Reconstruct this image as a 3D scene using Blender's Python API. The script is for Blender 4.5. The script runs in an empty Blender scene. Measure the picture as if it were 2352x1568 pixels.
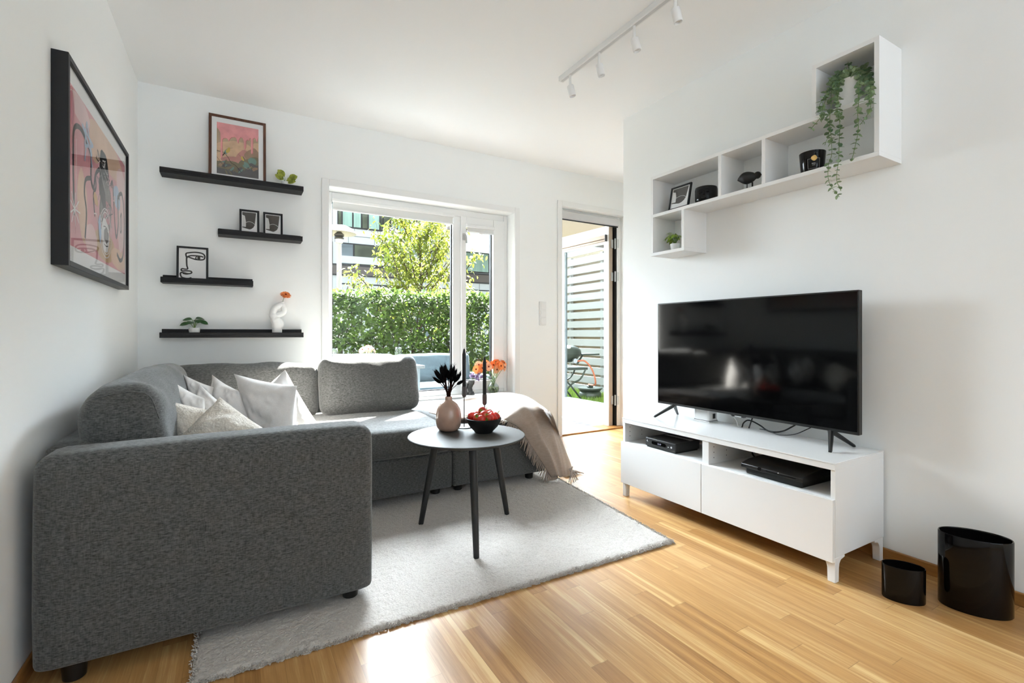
import bpy, math, random
from mathutils import Vector, Matrix, noise
V = Vector
rnd = random.Random(7)
sc = bpy.context.scene
COL = sc.collection

# ------------------------------------------------------------------ camera
FPX, CX, HY, CAMH = 1101.0, 1176.0, 765.0, 1.0
YAW = math.atan2(1176 - 538, FPX)
cam_d = bpy.data.cameras.new('camera')
cam = bpy.data.objects.new('camera', cam_d)
COL.objects.link(cam)
cam.location = (0, 0, CAMH)
cam.rotation_euler = (math.pi / 2, 0, -YAW)
cam_d.sensor_width = 36.0
cam_d.lens = 36.0 * FPX / 2352.0
cam_d.shift_y = (HY - 784.0) / 2352.0
cam_d.clip_start = 0.02
cam_d.clip_end = 300
sc.camera = cam

# ------------------------------------------------------------------ colour management, integrator
sc.view_settings.view_transform = 'Standard'
sc.view_settings.look = 'None'
sc.view_settings.gamma = 1.0
sc.view_settings.use_curve_mapping = False
sc.view_settings.exposure = 0.58
try:
    cy = sc.cycles
    cy.max_bounces = 9
    cy.diffuse_bounces = 6
    cy.glossy_bounces = 4
    cy.transmission_bounces = 6
    cy.transparent_max_bounces = 16
    cy.caustics_reflective = False
    cy.caustics_refractive = False
    cy.sample_clamp_indirect = 6.0
    cy.use_denoising = True
except Exception:
    pass

# ------------------------------------------------------------------ sky, sun, sky portals, added rear fill
SUN_TO = V((0.62, 0.60, 0.90)).normalized()          # direction towards the sun
SKY_BASE, SKY_GLOW, SUN_E = 1.5, 80.0, 120.0
GLOW_TO = V((0.15, 0.84, 0.46)).normalized()         # bright haze of the sky around the sun side
world = bpy.data.worlds.new('summer_sky')
sc.world = world
world.use_nodes = True
wn, wl = world.node_tree.nodes, world.node_tree.links
wn.clear()
tc = wn.new('ShaderNodeTexCoord')
dot = wn.new('ShaderNodeVectorMath'); dot.operation = 'DOT_PRODUCT'
dot.inputs[1].default_value = GLOW_TO
wl.new(tc.outputs['Generated'], dot.inputs[0])
mx = wn.new('ShaderNodeMath'); mx.operation = 'MAXIMUM'; mx.inputs[1].default_value = 0.0
wl.new(dot.outputs['Value'], mx.inputs[0])
pw = wn.new('ShaderNodeMath'); pw.operation = 'POWER'; pw.inputs[1].default_value = 4.0
wl.new(mx.outputs[0], pw.inputs[0])
ma = wn.new('ShaderNodeMath'); ma.operation = 'MULTIPLY_ADD'
ma.inputs[1].default_value = SKY_GLOW; ma.inputs[2].default_value = SKY_BASE
wl.new(pw.outputs[0], ma.inputs[0])
bg = wn.new('ShaderNodeBackground'); bg.inputs['Color'].default_value = (0.86, 0.96, 1.06, 1)
wl.new(ma.outputs[0], bg.inputs['Strength'])
wo = wn.new('ShaderNodeOutputWorld'); wl.new(bg.outputs[0], wo.inputs['Surface'])

def lamp(name, kind, loc, **kw):
    d = bpy.data.lights.new(name, kind)
    o = bpy.data.objects.new(name, d)
    COL.objects.link(o); o.location = loc
    for k, v in kw.items(): setattr(d, k, v)
    return o
sun = lamp('sun', 'SUN', (4, 8, 9), energy=SUN_E, angle=math.radians(0.8), color=(1.0, 0.96, 0.9))
sun.rotation_euler = SUN_TO.to_track_quat('Z', 'Y').to_euler()

def area_light(name, loc, rot, sx, sy, energy=0.0, portal=False, color=(1, 1, 1), spread=math.pi):
    o = lamp(name, 'AREA', loc, shape='RECTANGLE', size=sx, size_y=sy, energy=energy, color=color, spread=spread)
    o.rotation_euler = rot
    if portal: o.data.cycles.is_portal = True
    return o
# sky portals in the two openings of the window wall
area_light('portal_window', (1.41, 3.98, 1.27), (-math.pi / 2, 0, 0), 1.64, 1.66, portal=True)
area_light('portal_door', (3.12, 4.02, 1.13), (-math.pi / 2, 0, 0), 0.80, 2.24, portal=True)
# added fill lamp behind the camera, tilted up to brighten the ceiling
area_light('rear_fill', (1.3, -4.04, 1.30), (math.pi / 2 + math.radians(62), 0, 0), 3.0, 2.1, energy=84.0, spread=math.radians(125), color=(0.80, 0.95, 1.10))

# ------------------------------------------------------------------ materials
M = {}
def nt(name):
    m = bpy.data.materials.new(name); m.use_nodes = True
    n = m.node_tree.nodes; n.clear()
    out = n.new('ShaderNodeOutputMaterial')
    b = n.new('ShaderNodeBsdfPrincipled')
    m.node_tree.links.new(b.outputs[0], out.inputs[0])
    M[name] = m
    return m, n, m.node_tree.links, b, out
def coords(n, l, scale=(1, 1, 1), rot=(0, 0, 0), kind='Object'):
    t = n.new('ShaderNodeTexCoord'); mp = n.new('ShaderNodeMapping')
    mp.inputs['Scale'].default_value = scale; mp.inputs['Rotation'].default_value = rot
    l.new(t.outputs[kind], mp.inputs[0]); return mp.outputs[0]
def noise_n(n, l, vec, scale, detail=3, rough=0.55, out='Fac'):
    t = n.new('ShaderNodeTexNoise'); t.inputs['Scale'].default_value = scale
    t.inputs['Detail'].default_value = detail; t.inputs['Roughness'].default_value = rough
    l.new(vec, t.inputs['Vector']); return t.outputs[out]
def ramp(n, l, fac, stops):
    r = n.new('ShaderNodeValToRGB'); e = r.color_ramp.elements
    while len(e) < len(stops): e.new(0.5)
    for i, (p, c) in enumerate(stops):
        e[i].position = p; e[i].color = (*c, 1) if len(c) == 3 else c
    l.new(fac, r.inputs[0]); return r.outputs[0]
def bump(n, l, b, h, strength, dist):
    bp = n.new('ShaderNodeBump'); bp.inputs['Strength'].default_value = strength
    bp.inputs['Distance'].default_value = dist
    l.new(h, bp.inputs['Height']); l.new(bp.outputs[0], b.inputs['Normal'])
def mat(name, col, rough=0.5, spec=0.5, metal=0.0, var=0.0, vscale=6.0, bmp=0.0, bscale=80.0, bdist=0.002, coat=0.0, sheen=0.0, trans=0.0, emit=0.0, stretch=(1, 1, 1)):
    m, n, l, b, out = nt(name)
    b.inputs['Base Color'].default_value = (*col, 1)
    b.inputs['Roughness'].default_value = rough
    b.inputs['Specular IOR Level'].default_value = spec
    b.inputs['Metallic'].default_value = metal
    b.inputs['Coat Weight'].default_value = coat
    b.inputs['Coat Roughness'].default_value = 0.06
    b.inputs['Sheen Weight'].default_value = sheen
    b.inputs['Transmission Weight'].default_value = trans
    if emit:
        b.inputs['Emission Color'].default_value = (*col, 1); b.inputs['Emission Strength'].default_value = emit
    vec = coords(n, l, stretch)
    if var:
        f = noise_n(n, l, vec, vscale)
        lo = [max(0, c * (1 - var)) for c in col]; hi = [min(1, c * (1 + var)) for c in col]
        l.new(ramp(n, l, f, [(0.3, lo), (0.7, hi)]), b.inputs['Base Color'])
    if bmp:
        bump(n, l, b, noise_n(n, l, vec, bscale, 4), bmp, bdist)
    return m
def leafmat(name, lo, hi, vscale=9.0, rough=0.45, transl=0.35, stretch=(1, 1, 1)):
    m, n, l, b, out = nt(name)
    f = noise_n(n, l, coords(n, l, stretch), vscale, 2)
    c = ramp(n, l, f, [(0.3, lo), (0.7, hi)])
    l.new(c, b.inputs['Base Color'])
    b.inputs['Roughness'].default_value = rough
    b.inputs['Specular IOR Level'].default_value = 0.18
    if transl:
        t = n.new('ShaderNodeBsdfTranslucent'); l.new(c, t.inputs[0])
        mix = n.new('ShaderNodeMixShader'); mix.inputs[0].default_value = transl
        l.new(b.outputs[0], mix.inputs[1]); l.new(t.outputs[0], mix.inputs[2]); l.new(mix.outputs[0], out.inputs[0])
    return m
def glassmat(name, tint=(1, 1, 1), refl=1.0, ior=1.45, rough=0.0):
    m = bpy.data.materials.new(name); m.use_nodes = True; M[name] = m
    n, l = m.node_tree.nodes, m.node_tree.links; n.clear()
    out = n.new('ShaderNodeOutputMaterial')
    tr = n.new('ShaderNodeBsdfTransparent'); tr.inputs[0].default_value = (*tint, 1)
    gl = n.new('ShaderNodeBsdfGlossy'); gl.inputs['Roughness'].default_value = rough
    lw = n.new('ShaderNodeLayerWeight'); lw.inputs['Blend'].default_value = 0.5
    p5 = n.new('ShaderNodeMath'); p5.operation = 'POWER'; p5.inputs[1].default_value = 5.0
    l.new(lw.outputs['Facing'], p5.inputs[0])
    f0 = ((ior - 1) / (ior + 1)) ** 2
    mm = n.new('ShaderNodeMath'); mm.operation = 'MULTIPLY_ADD'; mm.inputs[1].default_value = (1 - f0) * refl; mm.inputs[2].default_value = f0 * refl
    mix = n.new('ShaderNodeMixShader')
    l.new(p5.outputs[0], mm.inputs[0]); l.new(mm.outputs[0], mix.inputs[0])
    l.new(tr.outputs[0], mix.inputs[1]); l.new(gl.outputs[0], mix.inputs[2]); l.new(mix.outputs[0], out.inputs[0])
    return m

mat('wall_paint', (0.90, 0.912, 0.902), 0.85, 0.2, bmp=0.05, bscale=260, bdist=0.0005)
mat('ceiling_paint', (0.94, 0.945, 0.94), 0.9, 0.1)
mat('white_trim', (0.84, 0.84, 0.83), 0.45, 0.4)
mat('white_lacquer', (0.82, 0.815, 0.80), 0.22, 0.5)
mat('white_gloss', (0.84, 0.84, 0.83), 0.06, 0.5)
mat('white_foil', (0.80, 0.80, 0.79), 0.5, 0.35, bmp=0.04, bscale=400, bdist=0.0004)
mat('shelf_white', (0.84, 0.84, 0.83), 0.5, 0.3)
mat('white_ceramic', (0.85, 0.85, 0.84), 0.4, 0.4)
mat('white_plastic', (0.82, 0.82, 0.81), 0.4, 0.4)
mat('black_shelf', (0.006, 0.006, 0.007), 0.6, 0.3)
mat('black_frame', (0.006, 0.006, 0.0075), 0.45, 0.35)
mat('black_plastic', (0.006, 0.006, 0.006), 0.38, 0.4)
mat('black_matte', (0.010, 0.010, 0.010), 0.7, 0.3)
mat('black_gloss', (0.003, 0.0026, 0.0026), 0.06, 0.22)
mat('dark_grey_plastic', (0.022, 0.022, 0.022), 0.5, 0.3)
mat('black_wood', (0.008, 0.008, 0.008), 0.45, 0.4, bmp=0.1, bscale=60, stretch=(1, 1, 0.2))
mat('black_metal', (0.008, 0.008, 0.008), 0.4, 0.5)
mat('steel', (0.5, 0.5, 0.5), 0.35, 0.5, metal=1.0)
mat('steel_pale', (0.62, 0.64, 0.63), 0.45, 0.5, metal=0.6)
mat('cup_pewter', (0.055, 0.053, 0.052), 0.42, 0.5)
mat('table_top', (0.052, 0.049, 0.045), 0.55, 0.15, var=0.06, vscale=40)
mat('table_leg', (0.012, 0.012, 0.012), 0.5, 0.4)
mat('screen', (0.0012, 0.0012, 0.0013), 0.075, 0.30)
mat('clock_digits', (0.32, 0.32, 0.42), 0.5, emit=0.25)
mat('light_grey_mark', (0.6, 0.6, 0.6), 0.5)
mat('paper', (0.84, 0.84, 0.84), 0.7, 0.2)
mat('paper_grey', (0.66, 0.66, 0.65), 0.7, 0.2)
mat('ink', (0.022, 0.02, 0.02), 0.7, 0.1)
mat('ink_soft', (0.10, 0.095, 0.09), 0.7, 0.1)
mat('walnut', (0.085, 0.030, 0.014), 0.4, 0.4, var=0.35, vscale=14, stretch=(6, 6, 0.7))
mat('terracotta', (0.40, 0.255, 0.19), 0.16, 0.5, var=0.16, vscale=10, coat=0.4)
mat('candle', (0.010, 0.010, 0.010), 0.5, 0.3)
mat('bowl', (0.010, 0.010, 0.010), 0.6, 0.3)
mat('strawberry', (0.52, 0.022, 0.010), 0.28, 0.5, var=0.35, vscale=30, bmp=0.3, bscale=240, bdist=0.001)
mat('grass_head', (0.0045, 0.004, 0.004), 0.95, 0.05, bmp=0.6, bscale=500, bdist=0.002)
mat('grass_stalk', (0.025, 0.007, 0.005), 0.8, 0.1)
mat('petal_orange', (0.82, 0.24, 0.07), 0.6, 0.2, var=0.25, vscale=22)
mat('petal_peach', (0.85, 0.46, 0.28), 0.6, 0.2, var=0.2, vscale=22)
mat('petal_lilac', (0.66, 0.54, 0.76), 0.6, 0.2, var=0.25, vscale=30)
mat('flower_eye', (0.16, 0.012, 0.006), 0.8, 0.1)
mat('gold_seal', (0.78, 0.50, 0.16), 0.35, 0.5, var=0.15, vscale=80)
mat('pot_soil', (0.02, 0.015, 0.01), 0.9, 0.1)
mat('oak_trim', (0.30, 0.135, 0.035), 0.4, 0.4, var=0.2, vscale=9, stretch=(6, 0.6, 6))
mat('stone_vase', (0.035, 0.034, 0.033), 0.5, 0.4)
mat('sepal', (0.16, 0.26, 0.035), 0.6, 0.3)
mat('stem_green', (0.13, 0.22, 0.05), 0.5, 0.3)
mat('water', (0.55, 0.70, 0.30), 0.05, 0.5, trans=0.9)
mat('door_edge', (0.42, 0.34, 0.26), 0.5, 0.3)
mat('gasket', (0.012, 0.012, 0.012), 0.6, 0.3)
mat('aluminium', (0.60, 0.60, 0.60), 0.45, 0.4)
mat('blind_fabric', (0.74, 0.74, 0.72), 0.8, 0.1)
mat('cable_black', (0.006, 0.006, 0.006), 0.5, 0.3)
mat('cable_white', (0.75, 0.75, 0.73), 0.5, 0.3)
# outdoors
mat('facade_white', (0.52, 0.56, 0.58), 0.7, 0.2)
mat('facade_joint', (0.20, 0.22, 0.24), 0.7, 0.2)
mat('facade_dark', (0.025, 0.026, 0.028), 0.6, 0.3)
mat('facade_brown', (0.12, 0.107, 0.102), 0.7, 0.2)
mat('curtain_teal', (0.28, 0.42, 0.38), 0.8, 0.1, var=0.18, vscale=3, stretch=(4, 4, 0.2))
mat('window_dark', (0.07, 0.085, 0.06), 0.5, 0.2, var=0.5, vscale=1.6)
mat('window_sky', (0.16, 0.20, 0.23), 0.5, 0.2, var=0.5, vscale=0.9, stretch=(0.5, 0.5, 2))
mat('lamp_white', (0.42, 0.42, 0.40), 0.5, 0.3)
mat('bark', (0.055, 0.042, 0.03), 0.9, 0.1)
mat('deck_board', (0.27, 0.262, 0.275), 0.7, 0.2, var=0.2, vscale=5, stretch=(0.6, 8, 8))
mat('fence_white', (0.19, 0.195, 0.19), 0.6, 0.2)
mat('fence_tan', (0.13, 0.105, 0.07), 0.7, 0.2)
mat('soffit', (0.46, 0.40, 0.31), 0.8, 0.1)
mat('outdoor_frame', (0.15, 0.18, 0.19), 0.6, 0.3)
mat('outdoor_cushion', (0.045, 0.062, 0.072), 0.9, 0.1, var=0.2, vscale=8)
mat('outdoor_table', (0.12, 0.13, 0.13), 0.5, 0.3)
mat('grill_green', (0.028, 0.036, 0.026), 0.4, 0.4)
mat('hose', (0.36, 0.11, 0.055), 0.5, 0.3)
mat('soil', (0.05, 0.045, 0.03), 0.95, 0.1)
mat('felt_print_pink', (0.72, 0.34, 0.36), 0.6, 0.1)
leafmat('hedge_leaf', (0.018, 0.036, 0.008), (0.060, 0.100, 0.016), 5.0, 0.6, 0.5)
leafmat('tree_leaf', (0.055, 0.080, 0.012), (0.150, 0.170, 0.018), 4.0, 0.45, 0.5)
leafmat('grass_blade', (0.10, 0.16, 0.03), (0.20, 0.28, 0.05), 4.0, 0.6, 0.3)
leafmat('eucalyptus', (0.12, 0.21, 0.115), (0.36, 0.45, 0.27), 26.0, 0.5, 0.2)
leafmat('pothos_leaf', (0.07, 0.16, 0.02), (0.40, 0.52, 0.10), 60.0, 0.4, 0.2)
leafmat('pilea_leaf', (0.012, 0.055, 0.010), (0.035, 0.11, 0.022), 20.0, 0.35, 0.15)
leafmat('rubber_leaf', (0.06, 0.10, 0.012), (0.42, 0.45, 0.08), 34.0, 0.35, 0.2, (1, 1, 1))
glassmat('pane', (0.985, 0.995, 0.99), 0.3)
glassmat('door_pane', (0.95, 0.98, 0.97), 0.10)
glassmat('picture_glass', (1, 1, 1), 0.55, 1.5)
glassmat('clear_glass', (0.93, 0.96, 0.95), 1.0, 1.5)

def fabric(name, dark, light, sc1=1.0, rough=0.9, sheen=0.25, bm=0.35, lo=0.38, hi=0.66, w=0.28):
    m, n, l, b, out = nt(name)
    a = noise_n(n, l, coords(n, l, (70 * sc1, 70 * sc1, 330 * sc1)), 1.0, 4, 0.65)
    c = noise_n(n, l, coords(n, l, (300 * sc1, 300 * sc1, 60 * sc1)), 1.0, 3, 0.6)
    mm = n.new('ShaderNodeMath'); mm.operation = 'MULTIPLY'; mm.inputs[1].default_value = 1 - w; l.new(a, mm.inputs[0])
    m2 = n.new('ShaderNodeMath'); m2.operation = 'MULTIPLY_ADD'; m2.inputs[1].default_value = w; l.new(c, m2.inputs[0]); l.new(mm.outputs[0], m2.inputs[2])
    l.new(ramp(n, l, m2.outputs[0], [(lo, dark), (hi, light)]), b.inputs['Base Color'])
    b.inputs['Roughness'].default_value = rough; b.inputs['Specular IOR Level'].default_value = 0.1
    b.inputs['Sheen Weight'].default_value = sheen; b.inputs['Sheen Roughness'].default_value = 0.5
    bump(n, l, b, m2.outputs[0], bm, 0.002)
    return m
fabric('sofa_fabric', (0.036, 0.037, 0.036), (0.142, 0.144, 0.140))
fabric('pillow_white', (0.72, 0.70, 0.68), (0.80, 0.78, 0.765), 1.6, 0.9, 0.1, 0.12)
fabric('blanket_wool', (0.30, 0.235, 0.19), (0.36, 0.29, 0.24), 0.5, 0.95, 0.3, 0.15)

def boucle(name, lo, hi, scale, dist):
    m, n, l, b, out = nt(name)
    v = coords(n, l)
    t = n.new('ShaderNodeTexVoronoi'); t.inputs['Scale'].default_value = scale; t.feature = 'SMOOTH_F1'
    nz = noise_n(n, l, v, scale * 0.6, 3, 0.6, 'Color')
    mixv = n.new('ShaderNodeVectorMath'); mixv.operation = 'MULTIPLY_ADD'
    mixv.inputs[1].default_value = (0.012,) * 3; l.new(nz, mixv.inputs[0]); l.new(v, mixv.inputs[2])
    l.new(mixv.outputs[0], t.inputs['Vector'])
    l.new(ramp(n, l, t.outputs['Distance'], [(0.0, hi), (0.75, lo)]), b.inputs['Base Color'])
    b.inputs['Roughness'].default_value = 0.95; b.inputs['Specular IOR Level'].default_value = 0.05
    b.inputs['Sheen Weight'].default_value = 0.2
    inv = n.new('ShaderNodeMath'); inv.operation = 'SUBTRACT'; inv.inputs[0].default_value = 1.0
    l.new(t.outputs['Distance'], inv.inputs[1])
    bump(n, l, b, inv.outputs[0], 0.6, dist)
    return m
boucle('boucle_cream', (0.60, 0.55, 0.48), (0.76, 0.72, 0.65), 130, 0.005)
boucle('rug_pile', (0.43, 0.395, 0.355), (0.56, 0.52, 0.475), 150, 0.006)

def oak_floor():
    m, n, l, b, out = nt('oak_floor')
    def mth(op, a, bb=None):
        k = n.new('ShaderNodeMath'); k.operation = op
        for i, x in enumerate((a, bb)):
            if x is None: continue
            if isinstance(x, (int, float)): k.inputs[i].default_value = x
            else: l.new(x, k.inputs[i])
        return k.outputs[0]
    t = n.new('ShaderNodeTexCoord'); sp = n.new('ShaderNodeSeparateXYZ'); l.new(t.outputs['Object'], sp.inputs[0])
    X, Y = sp.outputs[0], sp.outputs[1]
    sx = mth('DIVIDE', X, 0.066); si = mth('FLOOR', sx); sf = mth('FRACT', sx)
    def wn_(w, vec=None):
        k = n.new('ShaderNodeTexWhiteNoise'); k.noise_dimensions = '2D' if vec else '1D'
        if vec: l.new(vec, k.inputs['Vector'])
        else: l.new(w, k.inputs['W'])
        return k.outputs['Value']
    off = mth('MULTIPLY', wn_(si), 7.0)
    ly = mth('ADD', mth('DIVIDE', Y, 0.68), off); li = mth('FLOOR', ly); lf = mth('FRACT', ly)
    cv = n.new('ShaderNodeCombineXYZ'); l.new(si, cv.inputs[0]); l.new(li, cv.inputs[1])
    pid = wn_(None, cv.outputs[0])
    # grain: noise stretched along the plank, shifted per plank
    gv = n.new('ShaderNodeCombineXYZ')
    l.new(mth('MULTIPLY', X, 48.0), gv.inputs[0])
    l.new(mth('MULTIPLY', Y, 1.7), gv.inputs[1]); l.new(mth('MULTIPLY', pid, 40.0), gv.inputs[2])
    g1 = noise_n(n, l, gv.outputs[0], 1.0, 5, 0.62)
    gv2 = n.new('ShaderNodeCombineXYZ')
    l.new(mth('MULTIPLY', X, 230.0), gv2.inputs[0])
    l.new(mth('MULTIPLY', Y, 9.0), gv2.inputs[1]); l.new(mth('MULTIPLY', pid, 40.0), gv2.inputs[2])
    g2 = noise_n(n, l, gv2.outputs[0], 1.0, 3, 0.6)
    gv3 = n.new('ShaderNodeCombineXYZ')
    l.new(mth('MULTIPLY', X, 26.0), gv3.inputs[0]); l.new(mth('MULTIPLY', Y, 0.55), gv3.inputs[1]); l.new(mth('MULTIPLY', pid, 23.0), gv3.inputs[2])
    g3 = mth('MAXIMUM', mth('SUBTRACT', noise_n(n, l, gv3.outputs[0], 1.0, 2, 0.5), 0.60), 0.0)
    tone = mth('ADD', mth('ADD', mth('MULTIPLY', pid, 0.30), mth('MULTIPLY', g3, 1.6)), mth('ADD', mth('MULTIPLY', g1, 0.66), mth('MULTIPLY', g2, 0.38)))
    c = ramp(n, l, tone, [(0.28, (0.20, 0.086, 0.022)), (0.54, (0.345, 0.172, 0.055)), (0.76, (0.445, 0.245, 0.088)), (1.0, (0.62, 0.415, 0.19))])
    e1 = mth('LESS_THAN', sf, 0.018); e2 = mth('LESS_THAN', lf, 0.0035)
    ed = mth('MAXIMUM', e1, e2)
    mixc = n.new('ShaderNodeMix'); mixc.data_type = 'RGBA'
    l.new(mth('MULTIPLY', ed, 0.38), mixc.inputs['Factor']); l.new(c, mixc.inputs['A']); mixc.inputs['B'].default_value = (0.11, 0.05, 0.015, 1)
    l.new(mixc.outputs['Result'], b.inputs['Base Color'])
    b.inputs['Roughness'].default_value = 0.37; b.inputs['Specular IOR Level'].default_value = 0.38
    bump(n, l, b, g2, 0.06, 0.0008)
oak_floor()
# ------------------------------------------------------------------ mesh helpers
ORG = {}
class MB:
    """collects verts/faces (world coordinates) and links them as one mesh object"""
    def __init__(s): s.v, s.f, s.m = [], [], []
    def add(s, verts, faces, mi=0, X=None):
        b = len(s.v)
        s.v += [X @ V(p) for p in verts] if X is not None else [V(p) for p in verts]
        s.f += [tuple(b + i for i in q) for q in faces]; s.m += [mi] * len(faces); return s
    def box(s, x0, x1, y0, y1, z0, z1, mi=0, X=None):
        vs = [(x, y, z) for z in (z0, z1) for y in (y0, y1) for x in (x0, x1)]
        return s.add(vs, [(0, 2, 3, 1), (4, 5, 7, 6), (0, 1, 5, 4), (2, 6, 7, 3), (0, 4, 6, 2), (1, 3, 7, 5)], mi, X)
    def lathe(s, prof, c=(0, 0, 0), n=28, mi=0, sx=1.0, sy=1.0, rot=0.0, X=None, close=False):
        c = V(c); vs, fs = [], []
        for r, z in prof:
            for k in range(n):
                a = 2 * math.pi * k / n; x, y = r * sx * math.cos(a), r * sy * math.sin(a)
                vs.append((c.x + x * math.cos(rot) - y * math.sin(rot), c.y + x * math.sin(rot) + y * math.cos(rot), c.z + z))
        for i in range(len(prof) - 1):
            for k in range(n):
                k2 = (k + 1) % n
                fs.append((i * n + k, i * n + k2, (i + 1) * n + k2, (i + 1) * n + k))
        if prof[0][0] > 1e-6: fs.append(tuple(range(n - 1, -1, -1)))
        if prof[-1][0] > 1e-6: fs.append(tuple((len(prof) - 1) * n + k for k in range(n)))
        return s.add(vs, fs, mi, X)
    def tube(s, pts, r, n=8, mi=0, X=None):
        pts = [V(p) for p in pts]; rs = r if isinstance(r, (list, tuple)) else [r] * len(pts)
        vs, fs = [], []; ref = None
        for i, p in enumerate(pts):
            t = (pts[min(i + 1, len(pts) - 1)] - pts[max(i - 1, 0)]).normalized()
            if ref is None: ref = V((0, 0, 1)) if abs(t.z) < 0.9 else V((1, 0, 0))
            a = (ref - t * ref.dot(t)).normalized(); ref = a; bb = t.cross(a)
            for k in range(n):
                th = 2 * math.pi * k / n; vs.append(p + (a * math.cos(th) + bb * math.sin(th)) * rs[i])
        for i in range(len(pts) - 1):
            for k in range(n):
                k2 = (k + 1) % n; fs.append((i * n + k, i * n + k2, (i + 1) * n + k2, (i + 1) * n + k))
        fs.append(tuple(range(n - 1, -1, -1))); fs.append(tuple((len(pts) - 1) * n + k for k in range(n)))
        return s.add(vs, fs, mi, X)
    def ell(s, c, r, n=14, mi=0, X=None):
        c = V(c); rx, ry, rz = r if isinstance(r, (tuple, list)) else (r, r, r)
        h = max(5, n // 2); vs = [(c.x, c.y, c.z - rz)]; fs = []
        for i in range(1, h):
            ph = -math.pi / 2 + math.pi * i / h
            for k in range(n):
                a = 2 * math.pi * k / n
                vs.append((c.x + rx * math.cos(ph) * math.cos(a), c.y + ry * math.cos(ph) * math.sin(a), c.z + rz * math.sin(ph)))
        vs.append((c.x, c.y, c.z + rz)); T = len(vs) - 1
        for k in range(n):
            fs.append((0, 1 + (k + 1) % n, 1 + k)); fs.append((T, 1 + (h - 2) * n + k, 1 + (h - 2) * n + (k + 1) % n))
        for i in range(h - 2):
            for k in range(n):
                a, b2 = 1 + i * n + k, 1 + i * n + (k + 1) % n
                fs.append((a, b2, b2 + n, a + n))
        return s.add(vs, fs, mi, X)
    def prism(s, pts, t, X, mi=0):
        """2-D outline (x, y) extruded from 0 to t along local z, placed by matrix X"""
        n = len(pts); vs = [(x, y, 0) for x, y in pts] + [(x, y, t) for x, y in pts]
        fs = [tuple(range(n - 1, -1, -1)), tuple(range(n, 2 * n))] + [(i, (i + 1) % n, n + (i + 1) % n, n + i) for i in range(n)]
        return s.add(vs, fs, mi, X)
    def flat(s, pts, X, mi=0, h=0.0):
        return s.add([(x, y, h) for x, y in pts], [tuple(range(len(pts)))], mi, X)
    def stroke(s, pts, w, X, mi=0, h=0.0):
        """flat ribbon along a 2-D polyline"""
        pts = [V((p[0], p[1], 0)) for p in pts]; vs, fs = [], []
        for i, p in enumerate(pts):
            t = pts[min(i + 1, len(pts) - 1)] - pts[max(i - 1, 0)]
            if t.length < 1e-9: t = V((1, 0, 0))
            nn = V((-t.y, t.x, 0)).normalized() * (w / 2)
            vs += [p + nn + V((0, 0, h)), p - nn + V((0, 0, h))]
        fs = [(2 * i, 2 * i + 1, 2 * i + 3, 2 * i + 2) for i in range(len(pts) - 1)]
        return s.add(vs, fs, mi, X)
    def leaf(s, p, d, up, L, W, curl=0.25, mi=0, shape=(0.0, 0.62, 1.0, 0.78, 0.0), fold=0.12):
        """pointed or round leaf from p along d; shape = half-width profile"""
        d = V(d).normalized(); up = V(up); sd = d.cross(up)
        if sd.length < 1e-4: sd = d.orthogonal()
        sd.normalize(); nn = sd.cross(d).normalized(); p = V(p); k = len(shape) - 1
        vs, fs = [], []
        for i, h in enumerate(shape):
            t = i / k; c = p + d * (L * t) - nn * (curl * L * t * t)
            w = h * W / 2
            vs += [c + sd * w + nn * (fold * w), c, c - sd * w + nn * (fold * w)]
        for i in range(k):
            a = 3 * i; fs += [(a, a + 1, a + 4, a + 3), (a + 1, a + 2, a + 5, a + 4)]
        return s.add(vs, fs, mi)
    def puff(s, lo, hi, r, bulge=(0, 0, 0), n=12, amp=0.0, freq=4.0, X=None, mi=0, seed=0.0, flat=False):
        """soft upholstery block: rounded box that swells in the middle of its faces"""
        lo, hi = V(lo), V(hi); zmin = lo.z
        if flat: lo = lo - V((0, 0, r))
        c = (lo + hi) / 2; H = (hi - lo) / 2; idx = {}; vs = []; fs = []
        r = min(r, H.x * .98, H.y * .98, H.z * .98)
        par = [math.sin((-1 + 2 * i / n) * math.pi / 2) * 0.55 + (-1 + 2 * i / n) * 0.45 for i in range(n + 1)]
        def vert(q):
            key = tuple(round(a, 5) for a in q)
            if key in idx: return idx[key]
            P = V((q[0] * H.x, q[1] * H.y, q[2] * H.z))
            Q = V([max(-(H[a] - r), min(H[a] - r, P[a])) for a in range(3)])
            d = P - Q
            if d.length > 1e-9: P = Q + d.normalized() * r
            u = [P[a] / H[a] for a in range(3)]
            for a in range(3):
                b1, b2 = (a + 1) % 3, (a + 2) % 3
                P[a] += bulge[a] * (1 if u[a] > 0 else -1) * abs(u[a]) * max(0, 1 - u[b1] ** 2) * max(0, 1 - u[b2] ** 2)
            W = c + P
            if amp:
                W += noise.noise_vector(W * freq + V((seed, seed, seed))) * amp
                W += noise.noise_vector(W * freq * 2.7 + V((seed, 3, seed))) * amp * 0.4
            if flat: W.z = max(W.z, zmin)
            idx[key] = len(vs); vs.append(W); return idx[key]
        for ax in range(3):
            for sg in (-1, 1):
                for i in range(n):
                    for j in range(n):
                        q = []
                        for (aa, bb) in ((i, j), (i + 1, j), (i + 1, j + 1), (i, j + 1)):
                            t = [0, 0, 0]; t[ax] = sg; t[(ax + 1) % 3] = par[aa]; t[(ax + 2) % 3] = par[bb]; q.append(vert(t))
                        fs.append(tuple(q) if sg > 0 else tuple(reversed(q)))
        return s.add(vs, fs, mi, X)
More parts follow.
